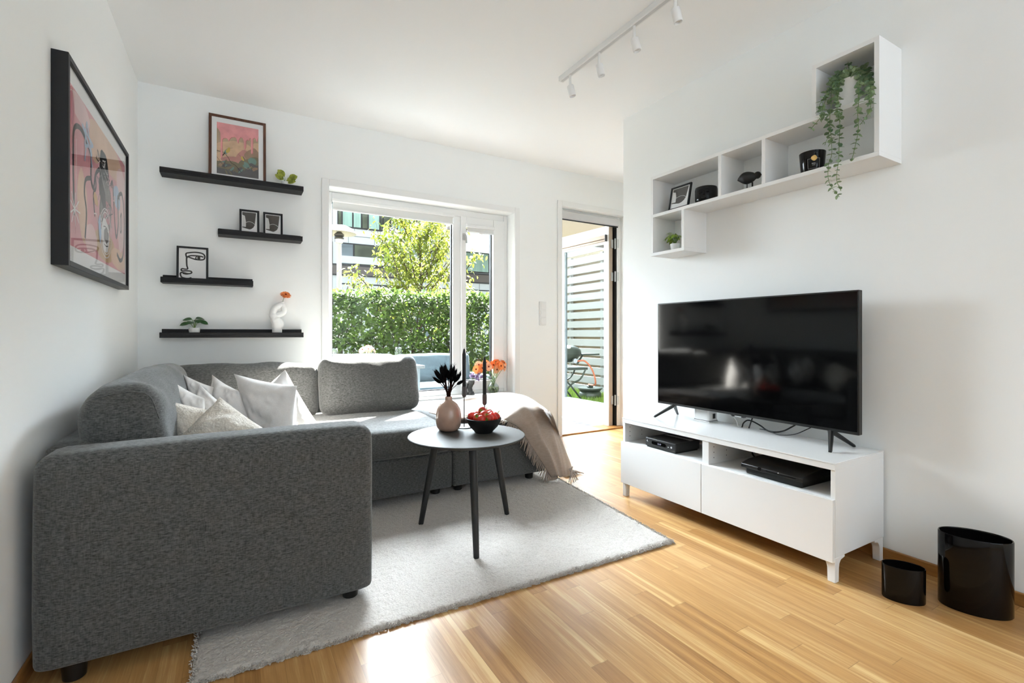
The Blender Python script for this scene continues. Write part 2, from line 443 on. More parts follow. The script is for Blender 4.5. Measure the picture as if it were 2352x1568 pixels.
    def pillow(s, TL, TR, BR, BL, th, n=26, mi=0, wr=0.006, seed=0.0, pinch=0.05):
        """scatter cushion stretched between four corners, swollen by th in the middle"""
        TL, TR, BR, BL = V(TL), V(TR), V(BR), V(BL)
        cen = (TL + TR + BR + BL) / 4
        nn = ((TR - BL).cross(TL - BR)).normalized(); vs, fs = [], []
        for side in (1, -1):
            for i in range(n + 1):
                for j in range(n + 1):
                    u, v = i / n, j / n
                    U, W = 2 * u - 1, 2 * v - 1
                    p = TL.lerp(TR, u).lerp(BL.lerp(BR, u), v)
                    edge = max(abs(U), abs(W)); 
                    p = p + (cen - p) * (pinch * ((1 - U * U) * abs(W) ** 3 + (1 - W * W) * abs(U) ** 3) * 1.0)
                    h = th * ((1 - U ** 2) ** 0.62) * ((1 - W ** 2) ** 0.62)
                    q = V((u * 3 + seed, v * 3, seed * 2 + side))
                    k = (1 - edge ** 6)
                    h += wr * k * (noise.noise(q * 1.3) + 0.6 * abs(noise.noise(q * 2.6)) - 0.3 * abs(noise.noise(V((u * 9 + W * 2, v * 4, seed)))))
                    vs.append(p + nn * (side * h))
        N = (n + 1) * (n + 1)
        for sd in (0, 1):
            for i in range(n):
                for j in range(n):
                    a = sd * N + i * (n + 1) + j; q = (a, a + 1, a + n + 2, a + n + 1)
                    fs.append(q if sd == 0 else tuple(reversed(q)))
        for i in range(n):
            for (a, b2) in ((i * (n + 1), (i + 1) * (n + 1)), ((i + 1) * (n + 1) + n, i * (n + 1) + n), (i + 1, i), (n * (n + 1) + i, n * (n + 1) + i + 1)):
                fs.append((a, b2, b2 + N, a + N))
        return s.add(vs, fs, mi)
    def build(s, name, mats, parent=None, smooth=False, bevel=0.0, seg=2, sub=0, label=None, loc=None):
        if isinstance(mats, str): mats = [mats]
        if parent is not None: org = ORG[parent.name]
        elif loc is not None: org = V(loc)
        else:
            xs = [p.x for p in s.v]; ys = [p.y for p in s.v]; zs = [p.z for p in s.v]
            org = V(((min(xs) + max(xs)) / 2, (min(ys) + max(ys)) / 2, min(zs)))
        me = bpy.data.meshes.new(name)
        me.from_pydata([tuple(p - org) for p in s.v], [], s.f)
        for k in mats: me.materials.append(M[k])
        me.polygons.foreach_set('material_index', s.m)
        me.update()
        if smooth:
            me.shade_smooth()
            if smooth is not True: me.set_sharp_from_angle(angle=math.radians(smooth))
        o = bpy.data.objects.new(name, me); COL.objects.link(o)
        if parent is not None: o.parent = parent
        else: o.location = org
        ORG[o.name] = org
        if bevel:
            md = o.modifiers.new('edge', 'BEVEL'); md.width = bevel; md.segments = seg; md.limit_method = 'ANGLE'; md.angle_limit = math.radians(40)
            if not smooth:
                me.shade_smooth(); me.set_sharp_from_angle(angle=math.radians(35)); md.harden_normals = False
        if sub:
            md = o.modifiers.new('soft', 'SUBSURF'); md.levels = sub; md.render_levels = sub
        if label: o['label'] = label
        return o

def tag(o, label, cat, group=None, kind=None):
    o['label'] = label; o['category'] = cat
    if group: o['group'] = group
    if kind: o['kind'] = kind
    return o
def thing(name, label, cat, loc, group=None):
    o = bpy.data.objects.new(name, None); COL.objects.link(o); o.location = loc
    o.empty_display_size = 0.05
    ORG[o.name] = V(loc)
    return tag(o, label, cat, group)
def struct(o):
    o['kind'] = 'structure'; return o
def dup(src, loc, rot=None, label=None, parent=None):
    """copies a thing, its parts and their sub-parts"""
    def rec(o, par):
        c = o.copy(); COL.objects.link(c); c.parent = par
        for ch in list(o.children): rec(ch, c)
        return c
    r = rec(src, parent); r.location = loc
    if rot is not None: r.rotation_euler = rot
    if label: r['label'] = label
    return r
def px(u, v, y):
    """point of the room seen at (u, v) of the photograph at depth y"""
    d = V((math.sin(YAW), math.cos(YAW), 0)) + V((math.cos(YAW), -math.sin(YAW), 0)) * ((u - CX) / FPX) + V((0, 0, (HY - v) / FPX))
    return V((0, 0, CAMH)) + d * (y / d.y)
def crom(pts, n):
    pts = [V(p) for p in pts]; out = []
    P = [pts[0] * 2 - pts[1]] + pts + [pts[-1] * 2 - pts[-2]]
    for i in range(1, len(P) - 2):
        for k in range(n):
            t = k / n; a, b, c, d = P[i - 1], P[i], P[i + 1], P[i + 2]
            out.append(0.5 * ((2 * b) + (c - a) * t + (2 * a - 5 * b + 4 * c - d) * t * t + (3 * b - a - 3 * c + d) * t ** 3))
    out.append(pts[-1]); return out
def c2(pts, n=8): return [(p.x, p.y) for p in crom([(x, y, 0) for x, y in pts], n)]
def basis(o, ex, ey, ez):
    m = Matrix.Identity(4)
    for i, e in enumerate((ex, ey, ez)):
        m[0][i], m[1][i], m[2][i] = e
    m[0][3], m[1][3], m[2][3] = o
    return m
def text_mesh(body, size, X, name, matn, parent, depth=0.0004, align='CENTER'):
    cu = bpy.data.curves.new(name, 'FONT'); cu.body = body; cu.size = size; cu.align_x = align; cu.extrude = depth
    cu.resolution_u = 2
    t = bpy.data.objects.new(name + '_tmp', cu); COL.objects.link(t)
    dg = bpy.context.evaluated_depsgraph_get()
    me = bpy.data.meshes.new_from_object(t.evaluated_get(dg)); bpy.data.objects.remove(t); bpy.data.curves.remove(cu)
    mb = MB(); mb.add([v.co for v in me.vertices], [tuple(p.vertices) for p in me.polygons], 0, X)
    bpy.data.meshes.remove(me)
    return mb.build(name, matn, parent)

def pxx(u, v, x):
    """point of the room seen at (u, v) of the photograph on the plane X = x"""
    d = V((math.sin(YAW), math.cos(YAW), 0)) + V((math.cos(YAW), -math.sin(YAW), 0)) * ((u - CX) / FPX) + V((0, 0, (HY - v) / FPX))
    return V((0, 0, CAMH)) + d * (x / d.x)

def pz(u, v, z):
    """point of the room seen at (u, v) of the photograph at height z"""
    d = V((math.sin(YAW), math.cos(YAW), 0)) + V((math.cos(YAW), -math.sin(YAW), 0)) * ((u - CX) / FPX) + V((0, 0, (HY - v) / FPX))
    return V((0, 0, CAMH)) + d * ((z - CAMH) / d.z)
# ------------------------------------------------------------------ room shell
XL, XT, YB, H = -0.526, 2.50, 3.79, 2.585
YR, XE, YJ, YO = -3.9, 3.95, 2.665, 3.98      # rear wall, far right wall, end of the television wall, outer face of the window wall
T = 0.16
struct(MB().box(XL - T, XE + T, YR - T, YO, -0.10, 0.0).build('floor', 'oak_floor', loc=(0, 0, 0)))
struct(MB().box(XL - T, XE + T, YR - T, YO, H, H + 0.12).build('ceiling', 'ceiling_paint'))
struct(MB().box(XL - T, XL, YR - T, YO, 0, H).build('wall_left', 'wall_paint'))
struct(MB().box(XT, XE, YR, YJ, 0, H).build('wall_right', 'wall_paint'))
struct(MB().box(XE, XE + T, YJ - 0.3, YO, 0, H).build('wall_east', 'wall_paint'))
wb = MB()
WX0, WX1, WZ0, WZ1 = 0.613, 2.222, 0.440, 2.100
DX0, DX1, DZ1 = 2.754, 3.585, 2.235
wb.box(XL, WX0, YB, YO, 0, H).box(WX1, DX0, YB, YO, 0, H).box(DX1, XE, YB, YO, 0, H)
wb.box(WX0, WX1, YB, YO, 0, WZ0).box(WX0, WX1, YB, YO, WZ1, H).box(DX0, DX1, YB, YO, DZ1, H)
struct(wb.build('wall_back', 'wall_paint'))
wr = MB()
RX0, RX1, RZ0, RZ1 = -0.2, 2.4, 0.25, 2.35
wr.box(XL, RX0, YR - T, YR, 0, H).box(RX1, XT, YR - T, YR, 0, H).box(RX0, RX1, YR - T, YR, 0, RZ0).box(RX0, RX1, YR - T, YR, RZ1, H)
struct(wr.build('wall_rear', 'wall_paint'))
struct(MB().box(XL, XL + 0.014, YR, YB, 0, 0.05).build('baseboard_left', 'oak_trim', bevel=0.004))
struct(MB().box(XT - 0.014, XT, YR, YJ, 0, 0.05).box(XT - 0.014, XE, YJ, YJ + 0.014, 0, 0.05).build('baseboard_right', 'oak_trim', bevel=0.004))
struct(MB().box(XL, DX0 - 0.06, YB - 0.014, YB, 0, 0.05).build('baseboard_back', 'oak_trim', bevel=0.004))
# casings
cw, ct = 0.052, 0.012
k = MB()
k.box(WX0 - cw, WX0, YB - ct, YB, WZ0 - 0.03, WZ1 + cw).box(WX1, WX1 + cw, YB - ct, YB, WZ0 - 0.03, WZ1 + cw).box(WX0, WX1, YB - ct, YB, WZ1, WZ1 + cw)
struct(k.build('trim_1', 'white_trim', bevel=0.003))
k = MB()
k.box(DX0 - cw, DX0, YB - ct, YB, 0, DZ1 + cw).box(DX1, DX1 + cw, YB - ct, YB, 0, DZ1 + cw).box(DX0, DX1, YB - ct, YB, DZ1, DZ1 + cw)
struct(k.build('trim_2', 'white_trim', bevel=0.003))
struct(MB().box(WX0, WX1, YB - 0.018, 3.935, WZ0, WZ0 + 0.016).build('trim_3', 'white_trim', bevel=0.003))
struct(MB().box(DX0, DX1, YB - 0.006, YO, 0.0, 0.014).build('trim_4', 'oak_trim', bevel=0.004))

# ------------------------------------------------------------------ window of the window wall
def wx(u): return px(u, 600, 3.93).x
F0, F1 = 3.925, 3.975
win = thing('window_1', 'wide white framed window with a fixed pane and a narrow opening sash', 'window', (1.41, 3.95, WZ0)); win['kind'] = 'structure'
m0, m1 = wx(1040), wx(1057)          # mullion
f = MB(); zb = WZ0 + 0.016
f.box(WX0, WX0 + 0.044, F0, F1, zb, WZ1).box(WX1 - 0.04, WX1, F0, F1, zb, WZ1)
f.box(WX0 + 0.044, WX1 - 0.04, F0, F1, WZ1 - 0.062, WZ1).box(WX0 + 0.044, WX1 - 0.04, F0, F1, zb, zb + 0.045).box(m0, m1, F0, F1, zb + 0.045, WZ1 - 0.062)
f.build('window_frame', 'white_trim', win, bevel=0.004)
g0, g1, gz0, gz1 = WX0 + 0.044, m0, zb + 0.045, WZ1 - 0.062
MB().box(g0, g0 + 0.008, F0 + 0.022, F1, gz0, gz1).box(g1 - 0.010, g1, F0 + 0.022, F1, gz0, gz1).box(g0, g1, F0 + 0.022, F1, gz0, gz0 + 0.008).build('gasket', 'gasket', win)
MB().box(g0, g1, 3.958, 3.962, gz0, gz1).build('window_pane', 'pane', win)
s0, s1, sz0, sz1 = m1 + 0.002, WX1 - 0.042, zb + 0.03, WZ1 - 0.056
sw = MB()
a0, a1, b0, b1 = wx(1069), wx(1131), sz0 + 0.085, sz1 - 0.075
sw.box(s0, a0, F0 - 0.014, F1, sz0, sz1).box(a1, s1, F0 - 0.014, F1, sz0, sz1).box(a0, a1, F0 - 0.014, F1, sz0, b0).box(a0, a1, F0 - 0.014, F1, b1, sz1)
sash = sw.build('window_sash', 'white_trim', win, bevel=0.004)
MB().box(a0, a0 + 0.008, F0 + 0.02, F1, b0, b1).box(a1 - 0.010, a1, F0 + 0.02, F1, b0, b1).box(a0, a1, F0 + 0.02, F1, b0, b0 + 0.008).build('gasket', 'gasket', sash)
MB().box(a0, a1, 3.958, 3.962, b0, b1).build('window_pane', 'pane', sash)
hx = (s0 + a0) / 2; hz = px(1063, 543, 3.9).z
h = MB().box(hx - 0.011, hx + 0.011, F0 - 0.022, F0 - 0.014, hz - 0.03, hz + 0.03).tube([(hx, F0 - 0.02, hz + 0.012), (hx, F0 - 0.045, hz + 0.012), (hx + 0.004, F0 - 0.052, hz + 0.0), (hx + 0.01, F0 - 0.052, hz - 0.06)], 0.008)
h.build('window_handle', 'steel', sash, smooth=40)
# roller blinds clipped to the panes
def blind(name, parent, x0, x1, y, z1, drop):
    b = MB().box(x0, x1, y - 0.026, y, z1 - 0.030, z1).build(name, 'white_plastic', parent, bevel=0.006)
    MB().box(x0 + 0.01, x1 - 0.01, y - 0.012, y - 0.009, z1 - 0.03 - drop, z1 - 0.028).build('blind_cloth', 'blind_fabric', b)
    xm = (x0 + x1) / 2
    MB().box(x0 + 0.006, x1 - 0.006, y - 0.018, y - 0.004, z1 - 0.042 - drop, z1 - 0.03 - drop).box(xm - 0.02, xm + 0.02, y - 0.022, y - 0.004, z1 - 0.050 - drop, z1 - 0.040 - drop).build('bottom_bar', 'white_plastic', b, bevel=0.003)
    return b
blind('roller_blind', win, g0 - 0.004, g1 + 0.004, F0, gz1 + 0.012, 0.052)
blind('roller_blind', sash, a0 - 0.006, a1 + 0.006, F0 - 0.014, b1 + 0.006, 0.030)

# ------------------------------------------------------------------ added rear window, unseen behind the camera, opening for the fill lamp
w2 = thing('added_rear_window', 'added tall white framed window, unseen, at the other end of the room', 'window', (1.1, YR - 0.1, RZ0)); w2['kind'] = 'structure'
f = MB(); y0, y1 = YR - 0.12, YR - 0.06
f.box(RX0, RX0 + 0.06, y0, y1, RZ0, RZ1).box(RX1 - 0.06, RX1, y0, y1, RZ0, RZ1).box(RX0, RX1, y0, y1, RZ0, RZ0 + 0.06).box(RX0, RX1, y0, y1, RZ1 - 0.06, RZ1).box(1.06, 1.14, y0, y1, RZ0, RZ1)
f.build('window_frame', 'white_trim', w2)

# ------------------------------------------------------------------ terrace door, swung open outwards
door = thing('door_1', 'white glazed terrace door standing wide open outwards', 'door', (3.47, 3.9, 0.0)); door['kind'] = 'structure'
hinge = V((3.455, 3.905, 0.0)); dirn = V((-0.048, 0.80, 0)).normalized(); nrm = V((-dirn.y, dirn.x, 0))   # nrm points to -X (room face)
XD = basis(hinge, dirn, V((0, 0, 1)), -nrm)        # local x along the leaf, y up, z = away from the room face
LW, Lz0, Lz1 = 0.86, 0.004, 2.150
gx0, gx1, gz0_, gz1_ = 0.075, 0.745, 0.235, 1.965
f = MB()
for (x0, x1, z0, z1) in ((0, gx0, Lz0, Lz1), (gx1, LW, Lz0, Lz1), (gx0, gx1, Lz0, gz0_), (gx0, gx1, gz1_, Lz1)):
    f.box(x0, x1, z0, z1, 0, 0.05, 0, XD)
leaf = f.build('door_leaf', 'white_trim', door, bevel=0.004)
MB().box(-0.003, 0.0, Lz0, Lz1, 0.0, 0.054, 0, XD).build('leaf_edge', 'door_edge', leaf)
MB().box(gx1 - 0.016, gx1, gz0_, gz1_, 0.018, 0.04, 0, XD).box(gx0, gx1, gz0_, gz0_ + 0.006, 0.014, 0.04, 0, XD).build('gasket', 'outdoor_frame', leaf)
MB().box(gx0, gx1, gz0_, gz1_, 0.022, 0.026, 0, XD).build('door_pane', 'door_pane', leaf)
b = MB().box(0.03, 0.80, 2.010, 2.050, -0.028, 0.0, 0, XD).box(0.028, 0.80, 1.985, 2.005, -0.022, 0.0, 0, XD).build('roller_blind', 'door_edge', leaf, bevel=0.004)
MB().box(0.024, 0.03, 1.982, 2.054, -0.03, 0.0, 0, XD).build('blind_bracket', 'cup_pewter', b)
hd = MB().tube([XD @ V((0.79, 1.03, 0)), XD @ V((0.79, 1.03, -0.045)), XD @ V((0.67, 1.03, -0.05))], 0.009).build('door_handle', 'steel', leaf, smooth=40)
# frame in the opening
f = MB()
f.box(3.536, DX1, 3.86, YO, 0.014, DZ1).box(DX0, DX0 + 0.02, 3.86, YO, 0.014, DZ1).box(DX0 + 0.02, 3.536, 3.86, YO, DZ1 - 0.02, DZ1)
f.build('door_frame', 'white_trim', door, bevel=0.003)
MB().box(3.500, 3.536, 3.955, 3.975, 0.014, DZ1 - 0.02).box(3.528, 3.536, 3.872, 3.955, 0.014, DZ1 - 0.02).build('weather_strip', 'gasket', door)
for z in (1.955, 1.605, 0.285):
    k = MB().lathe([(0.008, -0.055), (0.008, 0.055)], (3.519, 3.876, z), 12)
    k.box(3.484, 3.511, 3.896, 3.9015, z - 0.045, z + 0.045).box(3.527, 3.552, 3.855, 3.860, z - 0.045, z + 0.045)
    k.build('hinge', 'steel_pale', door, smooth=40)
db = MB().box(DX0 + 0.02, 3.536, 3.835, 3.90, DZ1 - 0.098, DZ1 - 0.024).build('blind_cassette', 'aluminium', door, bevel=0.006)
MB().box(DX0 + 0.02, 3.536, 3.85, 3.86, DZ1 - 0.112, DZ1 - 0.102).build('bottom_bar', 'gasket', db)

# ------------------------------------------------------------------ light switch
sw_ = thing('light_switch', 'white triple wall switch plate between the window and the terrace door', 'light switch', (2.530, YB, 1.075))
MB().box(2.491, 2.570, YB - 0.009, YB, 1.075, 1.300).build('switch_plate', 'white_plastic', sw_, bevel=0.004)
for i, z in enumerate((1.225, 1.152, 1.085)):
    MB().box(2.503, 2.558, YB - 0.014, YB - 0.009, z, z + 0.062).build('rocker' if i else 'blank_cover', 'white_plastic', sw_, bevel=0.003)
MB().lathe([(0.003, 0), (0.003, 0.001)], (0, 0, 0), 10, X=basis((2.512, YB - 0.014, 1.19), V((1, 0, 0)), V((0, 0, 1)), V((0, -1, 0)))).build('indicator', 'light_grey_mark', sw_)

# ------------------------------------------------------------------ ceiling track with four spots
def track_light():
    t = thing('track_light', 'slim white ceiling track with small white cylinder spot heads', 'ceiling light', (1.75, 1.6, H))
    MB().box(1.735, 1.770, 0.75, 2.42, H - 0.030, H).build('track_rail', 'white_plastic', t, bevel=0.002)
    MB().box(1.744, 1.761, 0.76, 2.41, H - 0.031, H - 0.0298).build('rail_slot', 'light_grey_mark', t)
    for y, tilt in ((2.325, 0.16), (2.06, 0.12), (1.79, 0.16), (1.53, 0.12), (1.22, 0.14)):
        x = 1.7525
        X = Matrix.Translation((x, y, H - 0.095)) @ Matrix.Rotation(-tilt, 4, 'X') @ Matrix.Rotation(-0.20, 4, 'Y')
        hd = MB().lathe([(0.0, 0.0), (0.0195, 0.0), (0.021, -0.003), (0.021, -0.062), (0.0185, -0.065), (0.0165, -0.054), (0.0, -0.052)], (0, 0, 0), 20, X=X).build('spot_head', 'white_plastic', t, smooth=35)
        MB().lathe([(0.0, -0.0505), (0.016, -0.051)], (0, 0, 0), 16, X=X).build('lens', 'light_grey_mark', hd)
        MB().tube([(x, y, H - 0.03), (x, y, H - 0.088), X @ V((0, 0, -0.004))], 0.0075, 10).build('spot_arm', 'white_plastic', t, smooth=40)
track_light()
# ------------------------------------------------------------------ rug
def rug():
    NL, NR, FR, FL = V((-0.108, 1.622, 0)), V((1.812, 1.592, 0)), V((1.945, 2.96, 0)), V((-0.108, 2.96, 0))
    nx, ny = 240, 150; mb = MB(); vs = []; fs = []; r = random.Random(3)
    for j in range(ny + 1):
        for i in range(nx + 1):
            u, v = i / nx, j / ny
            p = NL.lerp(NR, u).lerp(FL.lerp(FR, u), v)
            e = min(u * 1.92, (1 - u) * 1.92, v * 1.35, (1 - v) * 1.35)
            h = 0.0125 * min(1, (e / 0.018) ** 0.5) if e > 0 else 0.0005
            h += 0.0035 * noise.noise(p * 55) * (1 if e > 0 else 0) + 0.002 * r.uniform(-1, 1) * (1 if e > 0 else 0)
            p = p + V((0.007 * r.uniform(-1, 1), 0.007 * r.uniform(-1, 1), 0)) * (1.0 if e < 0.02 else 0.3) if True else p
            vs.append((p.x, p.y, max(h, 0.0005)))
    for j in range(ny):
        for i in range(nx):
            a = j * (nx + 1) + i; fs.append((a, a + 1, a + nx + 2, a + nx + 1))
    mb.add(vs, fs)
    root = thing('rug', 'large off-white deep pile rug lying under the round table', 'rug', (0.9, 2.1, 0))
    mb.build('pile', 'rug_pile', root, smooth=True)
    # tufted edge along the near and right sides
    tf = MB()
    def edge(A, B, n, out):
        for i in range(n):
            p = A.lerp(B, (i + r.random()) / n) + out * r.uniform(-0.016, 0.003)
            d = (out * r.uniform(0.4, 1.3) + V((r.uniform(-.7, .7), r.uniform(-.7, .7), r.uniform(0.1, 1.4)))).normalized()
            q = p + V((0, 0, r.uniform(0.001, 0.008)))
            L = r.uniform(0.005, 0.011); w = r.uniform(0.0011, 0.0021)
            tf.tube([q, q + d * L * 0.6, q + d * L], [w, w, w * 0.5], 4)
    edge(NL, NR, 3600, V((0, -1, 0))); edge(NR, FR, 2200, V((1, 0.1, 0))); edge(FL, NL, 900, V((-1, 0, 0)))
    tf.build('tufted_edge', 'rug_pile', root)
rug()

# ------------------------------------------------------------------ corner sofa
def sofa():
    s = thing('corner_sofa', 'dark grey fabric corner sofa along the left wall and under the window', 'sofa', (0.5, 2.8, 0))
    F = 'sofa_fabric'
    # near arm
    a = MB(); 
    a.puff((-0.490, 1.800, 0.060), (0.452, 1.985, 0.655), 0.048, (0.002, 0.005, 0.006), 22, 0.003, 3.0, flat=True)
    arm = a.build('armrest', F, s, smooth=True)
    # bases
    MB().box(-0.485, 0.42, 1.985, 3.74, 0.06, 0.285).build('base', F, s, bevel=0.015, seg=3)
    MB().box(0.425, 1.147, 2.700, 3.74, 0.065, 0.283).build('base', F, s, bevel=0.015, seg=3)
    MB().box(1.153, 1.835, 2.700, 3.74, 0.065, 0.283).build('base', F, s, bevel=0.015, seg=3)
    # seat cushions
    MB().puff((-0.36, 1.985, 0.288), (0.44, 2.70, 0.445), 0.045, (0, 0, .012), 14, 0.004, 4).build('seat_cushion', F, s, smooth=True)
    MB().puff((-0.36, 2.66, 0.288), (1.148, 3.60, 0.450), 0.045, (0, 0.0, .012), 18, 0.006, 4, seed=2).build('seat_cushion', F, s, smooth=True)
    MB().puff((1.152, 2.672, 0.288), (1.840, 3.74, 0.450), 0.045, (0, 0.0, .010), 14, 0.006, 4, seed=5).build('seat_cushion', F, s, smooth=True)
    # back frames
    MB().puff((-0.515, 1.985, 0.06), (-0.355, 3.76, 0.650), 0.03, (0, 0, 0), 10, 0.003, 3, flat=True).build('back_frame', F, s, smooth=True)
    MB().puff((-0.36, 3.60, 0.06), (1.02, 3.76, 0.650), 0.03, (0, 0, 0), 10, 0.003, 3, flat=True).build('back_frame', F, s, smooth=True)
    # loose back cushions
    X = Matrix.Translation((-0.30, 2.0, 0.45)) @ Matrix.Rotation(-0.16, 4, 'Y')
    c = MB().puff((-0.10, 0.03, -0.01), (0.115, 1.42, 0.375), 0.085, (.026, .02, .012), 22, 0.014, 6.0, X, seed=1).build('back_cushion', F, s, smooth=True, sub=1)
    MB().tube([X @ V(p) for p in crom([(-0.05, 0.026, 0.345), (0.03, 0.012, 0.352), (0.10, 0.02, 0.33), (0.118, 0.028, 0.24)], 5)], 0.0026, 6).build('piping', F, c, smooth=True)
    X = Matrix.Translation((0.0, 3.46, 0.45)) @ Matrix.Rotation(-0.16, 4, 'X')
    c = MB().puff((-0.36, -0.085, -0.01), (0.482, 0.09, 0.352), 0.055, (.008, .045, .010), 22, 0.012, 6.0, X, seed=7).build('back_cushion', F, s, smooth=True, sub=1)
    X = Matrix.Translation((0.0, 3.370, 0.455)) @ Matrix.Rotation(-0.26, 4, 'X')
    c = MB().puff((0.492, -0.085, -0.008), (1.168, 0.085, 0.392), 0.070, (.006, .055, .004), 24, 0.009, 5.0, X, seed=11).build('back_cushion', F, s, smooth=True, sub=1)
    # feet
    for (x, y) in ((0.378, 1.868), (-0.402, 1.846), (1.075, 2.80), (1.225, 2.80), (1.745, 2.78), (1.745, 3.62), (0.50, 2.80), (-0.42, 3.6)):
        zf = 0.0135 if (-0.09 < x < 1.9 and y < 2.9) else 0.0
        MB().lathe([(0.024, zf), (0.027, zf + 0.003), (0.030, 0.045), (0.033, 0.066)], (x, y, 0), 20).build('foot', 'black_plastic', s, smooth=35)
sofa()

# ------------------------------------------------------------------ scatter cushions
def cushion(name, label, corners, th, matn='pillow_white', seed=0.0, wr=0.012, zip_=False, pinch=0.06):
    P = [px(*c) if c[2] > 0 else V(c) for c in corners]
    cen = sum(P, V()) / 4
    lo = min(p.z for p in P)
    t = thing(name, label, 'cushion', (cen.x, cen.y, lo), 'scatter cushions on the corner sofa')
    c = MB().pillow(*P, th, 30, seed=seed, wr=wr * 1.7, pinch=pinch).build('cover', matn, t, smooth=True)
    if zip_:
        TL, TR, BR, BL = P
        cc = cen
        pts = []
        for i in range(13):
            v = i / 12; p = TR.lerp(BR, v) if zip_ == 'R' else TL.lerp(BL, v)
            p = p + (cc - p) * (pinch * (1 - (2 * v - 1) ** 2)); pts.append(p)
        MB().tube(pts, 0.0035, 6).build('zip', 'paper_grey', t, smooth=True)
cushion('scatter_cushion', 'white cushion leaning on the back beside the gap, sunlit on its right half', [(655, 848, 3.12), (738, 985, 3.06), (640, 1040, 2.92), (556, 925, 3.08)], 0.085, seed=3.1, wr=0.012)
cushion('scatter_cushion', 'big upright white cushion standing in front of the sunlit white one', [(537, 858, 3.02), (682, 886, 2.78), (672, 1030, 2.66), (588, 1010, 2.90)], 0.095, seed=8.3, wr=0.016)
cushion('scatter_cushion', 'white cushion wedged behind the boucle one, left of the big upright cushion', [(487, 860, 3.00), (548, 897, 2.86), (585, 1000, 2.78), (480, 1000, 2.92)], 0.07, seed=5.2)
cushion('scatter_cushion', 'white cushion with a zipped edge peeking out behind the row of white cushions', [(423, 861, 2.98), (502, 892, 2.92), (520, 985, 2.86), (455, 985, 2.92)], 0.05, seed=1.7, zip_='L')
cushion('scatter_cushion', 'white cushion with a sharp tip and zip, middle of the left group', [(456, 879, 2.70), (525, 938, 2.62), (545, 1010, 2.60), (425, 1000, 2.66)], 0.06, seed=9.9, zip_='R')
cushion('scatter_cushion', 'small white cushion leaning on the left back cushion, nearest the left wall', [(387, 869, 2.66), (470, 915, 2.60), (480, 1015, 2.55), (376, 985, 2.62)], 0.055, seed=4.4)
cushion('scatter_cushion', 'cream boucle cushion behind the other boucle one, beside the left back cushion', [(348, 907, 2.42), (505, 945, 2.34), (500, 1075, 2.26), (392, 1062, 2.34)], 0.075, 'boucle_cream', 6.6, 0.01)
cushion('scatter_cushion', 'cream boucle cushion pushed against the near arm of the sofa', [(505, 911, 2.30), (648, 1008, 2.14), (505, 1078, 2.10), (375, 1040, 2.22)], 0.085, 'boucle_cream', 2.4, 0.012)

